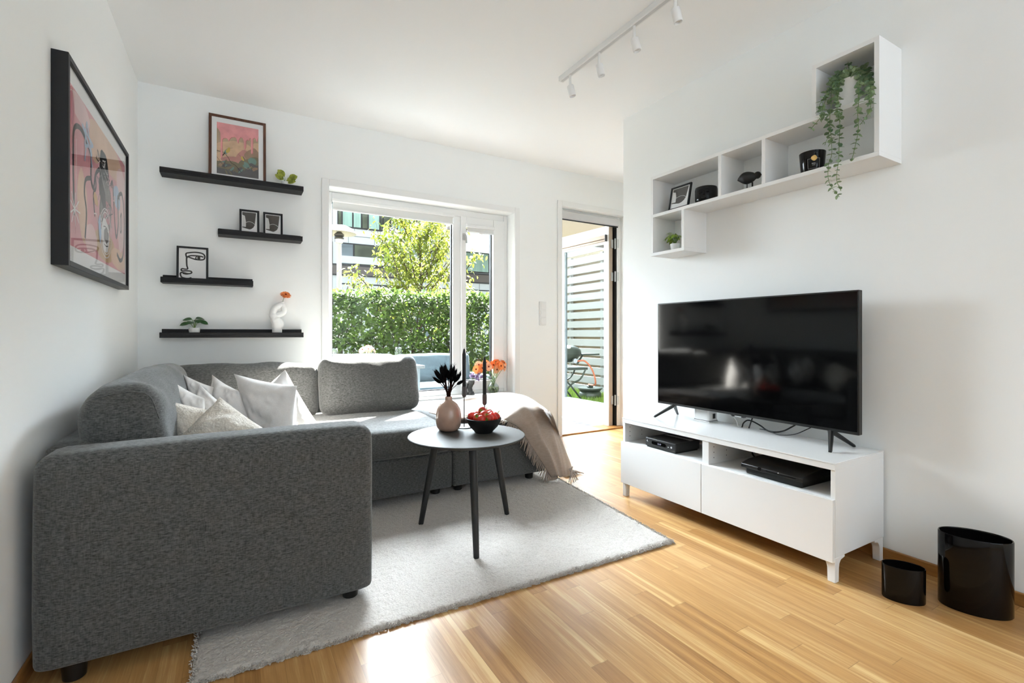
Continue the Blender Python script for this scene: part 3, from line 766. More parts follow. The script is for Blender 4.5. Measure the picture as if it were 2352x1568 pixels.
# ------------------------------------------------------------------ wool throw over the right end of the sofa
def throw():
    t = thing('throw_blanket', 'beige wool throw with fringes spilling over the right end of the sofa', 'blanket', (1.7, 3.0, 0.02))
    # rows run from the window end of the seat down to the floor; each row goes from the fringed left edge to the right edge
    T_, F_, E_ = pz, px, pxx                       # lying on the seat / hanging in front of it / hanging past its right end
    R = [
        [T_(985, 946, .476), T_(1005, 936, .485), T_(1030, 927, .480), T_(1060, 916, .500), T_(1085, 911, .505)],
        [T_(1040, 962, .476), T_(1062, 938, .510), T_(1085, 925, .480), T_(1112, 908, .520), T_(1142, 903, .520)],
        [T_(1098, 964, .476), T_(1118, 934, .515), T_(1142, 928, .482), T_(1168, 908, .530), T_(1200, 909, .515)],
        [T_(1140, 962, .478), T_(1166, 925, .520), T_(1190, 916, .530), T_(1222, 925, .505), T_(1240, 932, .500)],
        [T_(1162, 966, .478), T_(1196, 936, .520), T_(1228, 936, .500), T_(1254, 946, .490), T_(1266, 954, .490)],
        [F_(1192, 984, 2.645), F_(1222, 968, 2.640), F_(1250, 968, 2.660), E_(1272, 982, 1.900), E_(1282, 990, 1.930)],
        [F_(1217, 1020, 2.632), F_(1240, 1008, 2.615), F_(1263, 1010, 2.630), E_(1284, 1020, 1.905), E_(1297, 1030, 1.985)],
        [F_(1243, 1060, 2.628), F_(1260, 1050, 2.600), F_(1277, 1054, 2.600), E_(1295, 1060, 1.915), E_(1310, 1062, 2.020)],
        [F_(1266, 1098, 2.622), F_(1276, 1095, 2.590), F_(1288, 1096, 2.590), E_(1302, 1094, 1.930), E_(1317, 1084, 2.040)],
    ]
    for r in R:
        for p in r: p.z = max(p.z, 0.028)
    cols = [crom([R[i][j] for i in range(len(R))], 7) for j in range(5)]
    n = len(cols[0]); vs, fs = [], []; m = 33
    for i in range(n):
        cr = crom([cols[j][i] for j in range(5)], (m - 1) // 4)
        for k, p in enumerate(cr):
            w = noise.noise(V((k * 0.13, i * 0.05, 3))) * 0.020 + 0.011 * max(0, math.sin(k * 0.62 + i * 0.045 + 0.6)) * min(1, i / 8) * min(1, k / 5)
            vs.append(p + V((0.3, -0.6, 0.7)) * w)
    for i in range(n - 1):
        for k in range(m - 1):
            a = i * m + k; fs.append((a, a + 1, a + m + 1, a + m))
    o = MB().add(vs, fs).build('cloth', 'blanket_wool', t, smooth=True)
    sd = o.modifiers.new('thick', 'SOLIDIFY'); sd.thickness = 0.006; sd.offset = 1.0
    # inner fold that hangs lower at the corner
    w2 = [[(1252, 1040, 2.668), (1262, 1048, 2.66), (1276, 1052, 2.665)], [(1254, 1075, 2.650), (1266, 1082, 2.640), (1281, 1080, 2.645)],
          [(1258, 1104, 2.632), (1268, 1112, 2.615), (1279, 1110, 2.62)]]
    cc = [crom([px(*w2[i][j]) for i in range(3)], 5) for j in range(3)]
    vs, fs = [], []
    for i in range(len(cc[0])):
        vs += crom([cc[j][i] for j in range(3)], 4)
    for i in range(len(cc[0]) - 1):
        for k in range(8): a = i * 9 + k; fs.append((a, a + 1, a + 10, a + 9))
    for p in vs: p.z = max(p.z, 0.024)
    o = MB().add(vs, fs).build('under_fold', 'blanket_wool', t, smooth=True)
    sd = o.modifiers.new('thick', 'SOLIDIFY'); sd.thickness = 0.006; sd.offset = -1.0
    # twisted fringe along the left edge
    fr = MB(); r = random.Random(5); E0 = cols[0]
    for i in range(86):
        f_ = 12 + i / 86 * (n - 13.2); a = int(f_); p = E0[a].lerp(E0[min(a + 1, n - 1)], f_ - a)
        onseat = p.z > 0.46
        d = V((-0.45 + r.uniform(-.25, .25), -0.75, -0.5 if not onseat else -0.12)).normalized() if p.z < 0.47 else V((-0.75 + r.uniform(-.3, .3), -0.65, -0.03)).normalized()
        if p.z < 0.47: d = V((-0.42 + r.uniform(-.15, .2), -0.15, -0.85)).normalized()
        L = r.uniform(0.055, 0.075)
        q1 = p + d * L * 0.5 + V((r.uniform(-.004, .004), r.uniform(-.004, .002), 0)); q2 = p + d * L + V((r.uniform(-.008, .008), r.uniform(-.006, .004), -0.004))
        q1.z = max(q1.z, 0.026); q2.z = max(q2.z, 0.025)
        if p.z >= 0.46 and p.y > 2.69: q1.z = max(q1.z, 0.468); q2.z = max(q2.z, 0.462)
        fr.tube([p, q1, q2], [0.0034, 0.0032, 0.0022], 5)
    fr.build('fringe', 'blanket_wool', t, smooth=True); fr = MB()
    # bunch where the cloth is pinched
    c0 = px(1172, 925, 2.90)
    for i in range(16):
        a = c0 + V((r.uniform(-.02, .02), r.uniform(-.01, .01), r.uniform(-.01, .005)))
        e = px(1150 + i * 2.6, 945 + abs(i - 9) * 0.9 + r.uniform(0, 10), 2.80 + r.uniform(-.02, .02)); e.z = max(e.z, 0.47)
        fr.tube([a, a.lerp(e, .5) + V((0, 0, .012)), e], [0.004, 0.0035, 0.0022], 5)
    fr.build('fringe', 'blanket_wool', t, smooth=True); fr = MB()
    # tails on the floor
    for i in range(14):
        if i == 7: fr.build('fringe', 'blanket_wool', t, smooth=True); fr = MB()
        a = V((1.965 + r.uniform(-.02, .02), 2.60 + r.uniform(-.02, .02), 0.10 - r.random() * 0.04)) if i < 7 else V((2.03 + r.uniform(-.02, .02), 2.74 + r.uniform(-.02, .02), 0.03))
        e = px(1275 + i * 6, 1112 + r.uniform(-5, 5), 2.5); e = V((1.93 + r.uniform(-.05, .07), 2.50 + r.uniform(-.02, .04), 0.026)) if i < 7 else V((2.13 + r.uniform(-.03, .02), 2.70 + r.uniform(-.03, .03), 0.006))
        fr.tube([a, a.lerp(e, .6) + V((0, 0, .006)), e], [0.0042, 0.004, 0.0024], 5)
    fr.build('fringe', 'blanket_wool', t, smooth=True)
    # corner lying on the boards
    vs = [V((2.00, 2.79, .012)), V((2.085, 2.80, .010)), V((2.125, 2.74, .008)), V((2.07, 2.68, .008)), V((1.99, 2.68, .012))]
    o = MB().add([v + V((0, 0, .001)) for v in vs] + vs, [(0, 1, 2, 3, 4), (9, 8, 7, 6, 5)] + [(i, i + 5, (i + 1) % 5 + 5, (i + 1) % 5) for i in range(5)]).build('cloth_corner', 'blanket_wool', t)
throw()

# ------------------------------------------------------------------ round coffee table and what stands on it
TZ = 0.492; TC = V((1.012, 2.198, 0)); TR_ = 0.292
def coffee_table():
    t = thing('coffee_table', 'round dark grey three-legged coffee table on the rug', 'table', (TC.x, TC.y, 0.015))
    MB().lathe([(0.0, TZ - 0.020), (TR_ - 0.035, TZ - 0.020), (TR_ - 0.006, TZ - 0.011), (TR_, TZ - 0.005), (TR_, TZ - 0.002), (TR_ - 0.003, TZ), (0.0, TZ)], (TC.x, TC.y, 0), 72).build('tabletop', 'table_top', t, smooth=30)
    for (x, y) in ((0.837, 2.385), (0.921, 1.902), (1.288, 2.278)):
        e = V((x, y, 0.012)); top = TC + (e - TC) * 0.66; top = V((top.x, top.y, TZ - 0.020))
        MB().tube([e, e + V((0, 0, 0.003)), e.lerp(top, .3), e.lerp(top, .7), top], [0.0115, 0.013, 0.0155, 0.0185, 0.0195], 18).build('leg', 'table_leg', t, smooth=40)
coffee_table()

VC = V((0.970, 2.335, TZ))
v = MB().lathe([(0.0, 0.0), (0.040, 0.0), (0.052, 0.006), (0.062, 0.022), (0.0665, 0.048), (0.0660, 0.082), (0.060, 0.112), (0.047, 0.136), (0.030, 0.151), (0.0195, 0.157), (0.0175, 0.163), (0.0185, 0.176), (0.0170, 0.178), (0.0145, 0.176), (0.0140, 0.150), (0.0, 0.148)], VC, 48)
tag(v.build('vase', 'terracotta', smooth=60), 'bulbous blush brown glazed vase on the round table', 'vase')
# bunny-tail grass: one proto stem per copy
def grass():
    top = VC + V((0, 0, 0.176)); r = random.Random(21)
    ends = []
    for i in range(30):
        a = 2 * math.pi * (i * 0.382) + r.uniform(-.3, .3); k = (i / 30) ** 0.6
        ends.append((a, 0.012 + 0.080 * k + r.uniform(-.008, .008), 0.160 - 0.070 * k * k + r.uniform(-.018, .018)))
    for i, (a, rad, hh) in enumerate(ends):
        e = top + V((math.cos(a) * rad, math.sin(a) * rad, hh))
        s0 = top + V((math.cos(a) * 0.007, math.sin(a) * 0.007, -0.10)); s1 = top + V((math.cos(a) * 0.010, math.sin(a) * 0.010, 0.02))
        s2 = s1.lerp(e, .5) + V((0, 0, 0.012))
        t = thing('grass_stem', 'black dyed bunny-tail grass stem in the blush brown vase', 'dried flower', s0, 'black grass stems in the vase')
        MB().tube(crom([s0, s1, s2], 4), 0.0017, 5).build('stalk', 'grass_stalk', t, smooth=True)
        d = (e - s2); L = d.length
        hp = [s2 + d * q for q in (-.05, .08, .3, .6, .85, 1.02)]
        hd = MB().tube(hp, [0.0015, 0.0062, 0.0090, 0.0082, 0.0052, 0.0008], 9)
        for q in range(26):
            u = r.random(); c = s2 + d * u; n2 = V((r.uniform(-1, 1), r.uniform(-1, 1), r.uniform(-.3, 1))).normalized()
            hd.tube([c + n2 * 0.005, c + n2 * 0.0095 + d.normalized() * 0.009], [0.0009, 0.0003], 3)
        hd.build('seed_head', 'grass_head', t, smooth=True)
grass()

def candle_holder(x, y, zc, ztip, lab, clab, baselab=None):
    t = thing('candle_holder', lab, 'candle holder', (x, y, TZ), 'black candle holders on the round table')
    MB().lathe([(0.0, 0.0), (0.044, 0.0), (0.045, 0.002), (0.044, 0.004), (0.0, 0.004)], (x, y, TZ), 36).build('base', 'black_metal', t, smooth=40)
    MB().tube([(x, y, TZ + 0.003), (x, y, zc)], 0.0028, 8).build('rod', 'black_metal', t, smooth=True)
    MB().lathe([(0.0, 0.0), (0.007, 0.001), (0.0115, 0.008), (0.0120, 0.014), (0.0120, 0.058), (0.0105, 0.058), (0.0105, 0.02), (0.0, 0.018)], (x, y, zc), 24).build('cup', 'cup_pewter', t, smooth=40)
    c = thing('candle', clab, 'candle', (x, y, zc + 0.02), 'black taper candles')
    L = ztip - zc - 0.02
    MB().lathe([(0.0101, 0.0), (0.0100, L - 0.032), (0.0085, L - 0.026), (0.0050, L - 0.006), (0.0022, L - 0.001), (0.0, L)], (x, y, zc + 0.02), 22).build('wax', 'candle', c, smooth=40)
    MB().tube([(x, y, ztip - 0.004), (x + 0.001, y, ztip + 0.006)], 0.0008, 5).build('wick', 'black_matte', c)
p = px(1066, 968, 2.36)
candle_holder(px(1066, 900, 2.37).x, 2.37, px(1066, 912, 2.37).z, px(1066, 800, 2.37).z, 'slim black candle holder beside the vase carrying the taller candle', 'black taper candle rising highest, next to the dried grass')
candle_holder(px(1113, 900, 2.30).x, 2.30, px(1113, 930, 2.30).z, px(1113, 818, 2.30).z, 'slim black candle holder behind the bowl of strawberries', 'black taper candle rising above the bowl of strawberries')

BC = V((1.107, 2.200, TZ))
bw = MB().lathe([(0.0, 0.0), (0.044, 0.0), (0.046, 0.003), (0.050, 0.010), (0.072, 0.032), (0.086, 0.056), (0.0905, 0.074), (0.0885, 0.0755), (0.0865, 0.073), (0.070, 0.036), (0.046, 0.014), (0.0, 0.011)], BC, 56)
tag(bw.build('bowl', 'bowl', smooth=50), 'matt black bowl filled with strawberries on the round table', 'bowl')
def strawberries():
    r = random.Random(12); first = None
    spots = [(0.0, 0.0, 0.082), (-0.045, -0.020, 0.070), (-0.030, 0.034, 0.072), (0.026, 0.040, 0.076), (0.046, 0.004, 0.074), (0.010, -0.046, 0.068), (-0.012, -0.028, 0.084),
             (0.034, -0.034, 0.068), (-0.058, 0.014, 0.074), (0.052, 0.034, 0.076), (0.004, 0.020, 0.098), (-0.036, -0.046, 0.064), (0.018, 0.062, 0.066), (0.060, -0.018, 0.066), (-0.020, 0.060, 0.068)]
    for i, (x, y, z) in enumerate(spots):
        loc = BC + V((x * 0.96, y * 0.96, z + 0.010)); sc_ = r.uniform(1.12, 1.34)
        if first is None:
            t = thing('strawberry', 'ripe red strawberry with green cap heaped in the black bowl', 'strawberry', loc, 'strawberries in the bowl')
            prof = [(0.0, -0.025), (0.006, -0.023), (0.0125, -0.015), (0.0175, -0.003), (0.0185, 0.006), (0.0155, 0.014), (0.008, 0.018), (0.0, 0.0185)]
            MB().lathe(prof, loc, 18).build('berry', 'strawberry', t, smooth=True)
            cp = MB()
            for k in range(9):
                a = k * 0.698; d = V((math.cos(a), math.sin(a), 0.15))
                cp.leaf(loc + V((0, 0, 0.0185)), d, V((0, 0, 1)), 0.014, 0.0062, 0.5)
            cp.tube([loc + V((0, 0, 0.018)), loc + V((0.002, 0, 0.030))], 0.0014, 5)
            cp.build('cap', 'sepal', t)
            first = t; t.rotation_euler = (0.5, -0.5, 0.2)
        else:
            t = dup(first, loc, (r.uniform(-2.0, 2.0), r.uniform(-1.2, 1.2), r.uniform(0, 6)))
            t.scale = (sc_,) * 3
strawberries()
# ------------------------------------------------------------------ picture ledges on the window wall
def ledge(x0, x1, zl, label, back=0.022):
    """zl = top of the front lip"""
    t = thing('picture_ledge', label, 'shelf', ((x0 + x1) / 2, YB, zl - 0.034), 'black picture ledges')
    MB().box(x0, x1, 3.668, YB, zl - 0.034, zl - 0.020).build('tray', 'black_shelf', t, bevel=0.0015)
    MB().box(x0, x1, 3.668, 3.680, zl - 0.020, zl).build('front_lip', 'black_shelf', t, bevel=0.0015)
    MB().box(x0 + 0.001, x1 - 0.001, 3.776, YB, zl - 0.020, zl + back).build('back_rail', 'black_shelf', t, bevel=0.0015)
    return zl - 0.020
TRAY1 = ledge(-0.402, 0.424, 2.036, 'long black picture ledge, topmost, carrying the walnut framed print')
TRAY2 = ledge(-0.093, 0.418, 1.683, 'short black picture ledge carrying two small black frames')
TRAY3 = ledge(-0.397, 0.111, 1.352, 'short black picture ledge carrying the line-drawn face')
TRAY4 = ledge(-0.402, 0.424, 1.005, 'long black picture ledge, lowest, just above the sofa back')

def picture(label, X, W, Hh, border, depth, fm, art, mats, group=None, cat='picture', name='framed_picture', recess=0.006):
    """X: lower left corner, x right, y up, z towards the viewer (z = 0 is the back)"""
    t = thing(name, label, cat, X @ V((W / 2, 0, 0)), group)
    f = MB(); b = border
    for (x0, x1, y0, y1) in ((0, b, 0, Hh), (W - b, W, 0, Hh), (b, W - b, 0, b), (b, W - b, Hh - b, Hh)):
        f.box(x0, x1, y0, y1, 0, depth, 0, X)
    f.build('frame', fm, t, bevel=min(0.0012, b / 6))
    p = MB(); z = depth - recess
    p.box(b, W - b, b, Hh - b, 0.001, z, 0, X)
    art(p, X, b, b, W - 2 * b, Hh - 2 * b, z + 0.0003)
    p.build('print', mats, t)
    MB().box(b, W - b, b, Hh - b, z + 0.0022, z + 0.0032, 0, X).build('glass', 'picture_glass', t)
    return t
def lean(x0, x1, zb, y_front, tilt):
    return basis((x0, y_front, zb), V((1, 0, 0)), V((0, math.sin(tilt), math.cos(tilt))), V((0, -math.cos(tilt), math.sin(tilt))))

# -- graffiti style print in the deep black frame
for nm, c in dict(gr_pink=(0.66, 0.30, 0.33), gr_rose=(0.55, 0.22, 0.27), gr_peach=(0.70, 0.47, 0.34), gr_tan=(0.55, 0.36, 0.19), gr_black=(0.022, 0.020, 0.022), gr_blue=(0.38, 0.50, 0.66), gr_white=(0.78, 0.76, 0.75), gr_wine=(0.30, 0.05, 0.10), gr_pale=(0.74, 0.52, 0.52), gr_grey=(0.20, 0.18, 0.18)).items():
    mat(nm, c, 0.6, 0.15, var=0.12, vscale=5)
GM = ['paper', 'gr_pink', 'gr_rose', 'gr_peach', 'gr_tan', 'gr_black', 'gr_blue', 'gr_white', 'gr_wine', 'gr_pale', 'gr_grey']
def art_graffiti(p, X, x0, y0, w, h, z):
    mx_, my_ = 0.030, 0.058; x0 += mx_; w -= 2 * mx_; y0 += my_; h -= 2 * my_
    r = random.Random(4); lay = [0]
    def Q(s, t): return (x0 + s * w, y0 + t * h)
    def flat(pts, m): lay[0] += 1; p.flat([Q(*q) for q in pts], X, m, z + lay[0] * 0.00002)
    def st(pts, wd, m, sm=6): lay[0] += 1; p.stroke([Q(*q) for q in (c2(pts, sm) if sm else pts)], wd, X, m, z + lay[0] * 0.00002)
    def blob(s, t, a, b, m, rot=0.0, n=26, wob=0.12, seed=0):
        pts = []
        for i in range(n):
            th = 2 * math.pi * i / n; k = 1 + wob * noise.noise(V((math.cos(th) * 1.4 + seed, math.sin(th) * 1.4, seed)))
            u, v = a * k * math.cos(th), b * k * math.sin(th)
            pts.append((min(1, max(0, s + u * math.cos(rot) - v * math.sin(rot))), min(1, max(0, t + u * math.sin(rot) + v * math.cos(rot)))))
        flat(pts, m)
    flat([(0, 0), (1, 0), (1, 1), (0, 1)], 1)
    blob(0.62, 0.88, 0.36, 0.13, 3, -0.1, seed=1); blob(0.14, 0.92, 0.14, 0.08, 9, seed=2); blob(0.9, 0.78, 0.11, 0.13, 9, seed=3); blob(0.36, 0.80, 0.10, 0.10, 3, seed=4)
    blob(0.03, 0.86, 0.035, 0.10, 2, seed=5); blob(0.18, 0.30, 0.07, 0.24, 3, 0.1, seed=6); blob(0.55, 0.14, 0.2, 0.12, 4, seed=7); blob(0.84, 0.10, 0.18, 0.09, 3, seed=8)
    blob(0.90, 0.45, 0.09, 0.28, 9, seed=9); blob(0.30, 0.12, 0.10, 0.10, 9, seed=10); blob(0.80, 0.62, 0.08, 0.10, 6, 0.3, seed=11)
    # fat outlined letter-like shapes
    st([(0.06, 0.20), (0.05, 0.55), (0.06, 0.74), (0.14, 0.80), (0.24, 0.76), (0.30, 0.70), (0.30, 0.55), (0.34, 0.50), (0.38, 0.62), (0.46, 0.70)], 0.020, 5)
    st([(0.30, 0.55), (0.22, 0.50), (0.20, 0.40), (0.23, 0.28), (0.21, 0.10)], 0.018, 5)
    st([(0.36, 0.30), (0.34, 0.45), (0.38, 0.52), (0.37, 0.62)], 0.016, 5)
    st([(0.66, 0.66), (0.70, 0.70), (0.73, 0.52), (0.76, 0.34), (0.79, 0.28), (0.83, 0.40), (0.82, 0.62), (0.86, 0.64)], 0.020, 5)
    st([(0.84, 0.66), (0.92, 0.70), (0.97, 0.58), (0.98, 0.36), (0.95, 0.16), (0.88, 0.10), (0.80, 0.14)], 0.020, 5)
    st([(0.88, 0.48), (0.91, 0.52), (0.91, 0.38), (0.88, 0.36), (0.88, 0.48)], 0.012, 5)
    st([(0.09, 0.70), (0.09, 0.45), (0.10, 0.25)], 0.010, 9); st([(0.94, 0.62), (0.955, 0.42), (0.93, 0.22)], 0.009, 9); st([(0.33, 0.66), (0.34, 0.58)], 0.008, 9)
    # dark scribbled head in the middle
    blob(0.53, 0.66, 0.10, 0.20, 5, 0.05, wob=0.25, seed=12); blob(0.56, 0.44, 0.13, 0.20, 10, -0.1, wob=0.35, seed=13); blob(0.58, 0.40, 0.07, 0.10, 2, wob=0.4, seed=14); blob(0.50, 0.52, 0.05, 0.12, 5, 0.4, wob=0.4, seed=15)
    for i in range(34):
        s0, t0 = 0.44 + r.random() * 0.22, 0.26 + r.random() * 0.56
        pts = [(s0, t0)]
        for k in range(4): pts.append((min(.76, max(.34, pts[-1][0] + r.uniform(-.06, .06))), min(.9, max(.2, pts[-1][1] + r.uniform(-.08, .05)))))
        st(pts, r.uniform(0.0022, 0.006), r.choice([5, 5, 5, 7, 10, 9]), 5)
    # pale oval portrait
    for k in (1.0, 0.86):
        st([(0.56 + 0.115 * k * math.cos(a), 0.24 + 0.19 * k * math.sin(a)) for a in [i * math.pi / 10 - 0.3 for i in range(22)]], 0.0045, 7, 2)
    blob(0.55, 0.22, 0.075, 0.13, 7, 0.05, wob=0.2, seed=16); blob(0.56, 0.22, 0.045, 0.06, 10, wob=0.5, seed=17)
    st([(0.51, 0.28), (0.55, 0.29), (0.60, 0.27)], 0.004, 5); st([(0.55, 0.28), (0.545, 0.20), (0.57, 0.19)], 0.004, 5); st([(0.52, 0.15), (0.56, 0.14), (0.60, 0.15)], 0.005, 5)
    # blue star
    for a, b in (((0.16, 0.84), (0.33, 0.79)), ((0.33, 0.79), (0.20, 0.72)), ((0.20, 0.72), (0.23, 0.90)), ((0.23, 0.90), (0.31, 0.71)), ((0.31, 0.71), (0.16, 0.84)), ((0.22, 0.73), (0.20, 0.62)), ((0.29, 0.72), (0.31, 0.63))):
        st([a, b], 0.013, 6, 0)
    # white splash and drips
    for i in range(9):
        a = i * 0.70; st([(0.06, 0.24), (0.06 + 0.075 * math.cos(a), 0.24 + 0.11 * math.sin(a))] if 0.06 + 0.075 * math.cos(a) > 0 else [(0.06, 0.24), (0.01, 0.24 + 0.11 * math.sin(a))], 0.006, 7, 0)
    for i in range(26):
        s0 = r.random() * 0.94 + .03; t0 = r.random() * 0.7 + .2; st([(s0, t0), (s0 + r.uniform(-.01, .01), t0 - r.uniform(.04, .16))], r.uniform(.0012, .003), r.choice([5, 7, 2, 9, 8]), 0)
    blob(0.44, 0.24, 0.022, 0.10, 6, 0.1, wob=0.3, seed=18); blob(0.37, 0.43, 0.03, 0.05, 4, 0.5, wob=0.3, seed=19)
picture('large graffiti style print in a deep black frame on the left wall', basis((XL, 2.138, 1.228), V((0, 1, 0)), V((0, 0, 1)), V((1, 0, 0))), 1.066, 0.716, 0.019, 0.045, 'black_frame', art_graffiti, GM, recess=0.010)

# -- pink drip print with two birds
for nm, c in dict(bd_pink=(0.72, 0.31, 0.32), bd_dkpink=(0.52, 0.16, 0.17), bd_tan=(0.46, 0.34, 0.23), bd_peach=(0.62, 0.42, 0.28), bd_rose=(0.50, 0.25, 0.22), bd_olive=(0.20, 0.18, 0.12), bd_dusk=(0.13, 0.125, 0.13), bd_brown=(0.34, 0.23, 0.16), bd_yellow=(0.55, 0.40, 0.10), bd_teal=(0.17, 0.28, 0.24), bd_twig=(0.06, 0.04, 0.03)).items():
    mat(nm, c, 0.65, 0.15, var=0.15, vscale=16)
BMATS = ['paper', 'bd_pink', 'bd_dkpink', 'bd_tan', 'bd_peach', 'bd_rose', 'bd_olive', 'bd_dusk', 'bd_brown', 'bd_yellow', 'bd_teal', 'bd_twig']
def art_birds(p, X, x0, y0, w, h, z):
    sx, sy = 0.095 * w, 0.075 * h; x0 += sx; w -= 2 * sx; y0 += sy * .9; h -= 2 * sy; lay = [0]
    def Q(s, t): return (x0 + min(1, max(0, s)) * w, y0 + min(1, max(0, t)) * h)
    def flat(pts, m): lay[0] += 1; p.flat([Q(*q) for q in pts], X, m, z + lay[0] * 0.00002)
    def st(pts, wd, m): lay[0] += 1; p.stroke([Q(*q) for q in c2(pts, 6)], wd, X, m, z + lay[0] * 0.00002)
    def blob(s, t, a, b, m, rot=0.0, wob=0.3, seed=0):
        pts = []
        for i in range(30):
            th = 2 * math.pi * i / 30; k = 1 + wob * noise.noise(V((math.cos(th) * 1.5 + seed, math.sin(th) * 1.5, seed)))
            u, v = a * k * math.cos(th), b * k * math.sin(th); pts.append((s + u * math.cos(rot) - v * math.sin(rot), t + u * math.sin(rot) + v * math.cos(rot)))
        flat(pts, m)
    flat([(0, 0), (1, 0), (1, 1), (0, 1)], 3)
    blob(.45, .52, .5, .14, 4, seed=1); blob(.95, .62, .12, .1, 4, seed=2); blob(.15, .32, .24, .10, 4, seed=3)
    blob(.62, .40, .18, .11, 5, 0.5, seed=4); blob(.42, .28, .34, .08, 5, seed=5); blob(.88, .42, .2, .16, 8, seed=6)
    blob(.30, .16, .42, .11, 6, seed=7); blob(.78, .24, .34, .15, 6, 0.3, seed=8); blob(.85, .33, .1, .08, 10, seed=9)
    flat([(0, 0), (1, 0), (1, .24), (.82, .30), (.62, .20), (.4, .12), (.2, .10), (0, .12)], 7)
    for i in range(22):
        q = random.Random(i); blob(q.random(), q.random() * .26, .04 + .05 * q.random(), .015 + .02 * q.random(), q.choice([6, 7, 8, 10, 6]), q.uniform(-1, 1), .5, 20 + i)
    st([(0, .44), (.16, .42), (.26, .34), (.34, .24), (.44, .20), (.58, .08)], 0.0030, 11); st([(0, .32), (.10, .22), (.2, .12)], 0.0018, 11)
    # bird on the twig
    blob(.235, .455, .085, .040, 10, 0.7, .1, 31); blob(.262, .47, .062, .036, 9, 0.75, .1, 32); blob(.165, .39, .05, .013, 11, 0.9, .1, 33); blob(.285, .515, .028, .022, 9, 0.3, .1, 34); st([(.30, .52), (.37, .54)], .0011, 11)
    # flying bird
    blob(.61, .36, .050, .034, 9, -0.8, .1, 35); blob(.70, .25, .065, .05, 10, -0.5, .2, 36); blob(.745, .24, .10, .016, 10, -0.9, .2, 37); blob(.66, .345, .075, .015, 6, -0.9, .1, 38); st([(.565, .40), (.50, .43)], .0011, 11)
    st([(.66, .20), (.74, .165), (.83, .23)], 0.0022, 3)
    # dripping paint along the top
    edge = [(0, 1), (0, .885), (.04, .86), (.08, .80), (.088, .70), (.088, .32), (.108, .30), (.125, .34), (.125, .66), (.15, .70), (.22, .715), (.255, .70), (.275, .655), (.295, .70), (.34, .745), (.42, .765), (.46, .74), (.485, .66), (.505, .65), (.515, .72), (.56, .78), (.61, .77), (.64, .70), (.645, .56), (.665, .545), (.685, .60), (.69, .72), (.73, .76), (.755, .735), (.78, .79), (.81, .80), (.815, .50), (.835, .475), (.855, .51), (.86, .79), (.90, .82), (.935, .80), (.945, .755), (.965, .74), (.975, .80), (1, .86), (1, 1)]
    flat([(s + .010, t - .006) for s, t in edge], 2); flat(edge, 1)
zt = px(479, 258.5, 3.757).z; x0 = px(479, 300, 3.735).x; x1 = px(611, 300, 3.735).x
picture('walnut framed print of pink dripping paint and birds on the topmost ledge', lean(x0, x1, TRAY1, 3.742, 0.07), x1 - x0, zt - TRAY1, 0.017, 0.02, 'walnut', art_birds, BMATS)

# -- small dark abstract prints
def art_abstract(p, X, x0, y0, w, h, z):
    def Q(q): return (x0 + q[0] * w, y0 + q[1] * h)
    p.flat([Q(q) for q in [(.04, .97), (.93, .97), (.84, .42), (.76, .30), (.62, .22), (.50, .19), (.04, .26), (.04, .30), (.27, .30), (.27, .55), (.20, .80), (.04, .84)]], X, 1, z)
    p.flat([Q(q) for q in [(.05, .31), (.26, .31), (.26, .55), (.19, .79), (.05, .82)]], X, 2, z + 0.00003)
    p.stroke([Q(q) for q in c2([(.27, .50), (.48, .55), (.70, .52), (.84, .44)])], 0.0022, X, 0, z + 0.00005)
    p.stroke([Q(q) for q in [(.15, .12), (.62, .11)]], 0.0010, X, 2, z + 0.00003)
mat('abs_dark', (0.075, 0.068, 0.062), 0.6, 0.2, var=0.1, vscale=20)
AM = ['paper', 'abs_dark', 'paper_grey']
for (u0, v0, u1, lab) in ((549.9, 479.8, 595.7, 'small black frame with dark abstract print, first of the pair on the ledge'), (604.6, 486.8, 649.5, 'small black frame with dark abstract print, the one of the pair nearer the window')):
    x0, x1 = px(u0, 500, 3.715).x, px(u1, 500, 3.715).x; zt = px(u0, v0, 3.73).z
    picture(lab, lean(x0, x1, TRAY2, 3.722, 0.09), x1 - x0, (zt - TRAY2), 0.013, 0.014, 'black_frame', art_abstract, AM, 'small framed abstract prints')
# -- one-line face drawing
def art_face(p, X, x0, y0, w, h, z):
    def Q(q): return (x0 + q[0] * w, y0 + q[1] * h)
    W_ = 0.0085
    p.stroke([Q(q) for q in c2([(.30, .68), (.26, .76), (.26, .83), (.34, .86), (.60, .89), (.84, .87), (.94, .80), (.93, .70), (.84, .66), (.62, .66), (.44, .70), (.30, .735), (.28, .70), (.28, .60), (.29, .45), (.32, .35), (.24, .33), (.12, .34), (.09, .30), (.13, .27), (.30, .28), (.44, .27), (.46, .22), (.34, .19), (.12, .22), (.06, .18), (.10, .08), (.24, .04), (.36, .04), (.46, .07)])], W_, X, 1, z)
    p.stroke([Q(q) for q in c2([(.28, .72), (.42, .77), (.62, .78), (.80, .77), (.90, .75)])], W_, X, 1, z + .00002)
    p.stroke([Q(q) for q in c2([(.62, .74), (.62, .68), (.70, .665), (.76, .70), (.74, .755), (.66, .765), (.62, .74)])], W_ * .8, X, 1, z + .00002)
    p.flat([Q((.72 + .055 * math.cos(i * .52), .715 + .038 * math.sin(i * .52))) for i in range(12)], X, 1, z + .00003)
    p.stroke([Q(q) for q in c2([(.14, .19), (.28, .17), (.42, .20)])], W_ * .7, X, 1, z + .00002)
x0, x1 = px(405, 600, 3.715).x, px(478.3, 600, 3.715).x; zt = px(405, 564, 3.735).z
picture('black framed one-line drawing of a face standing on a short ledge', lean(x0, x1, TRAY3, 3.725, 0.09), x1 - x0, zt - TRAY3, 0.012, 0.015, 'black_frame', art_face, ['paper', 'ink'])

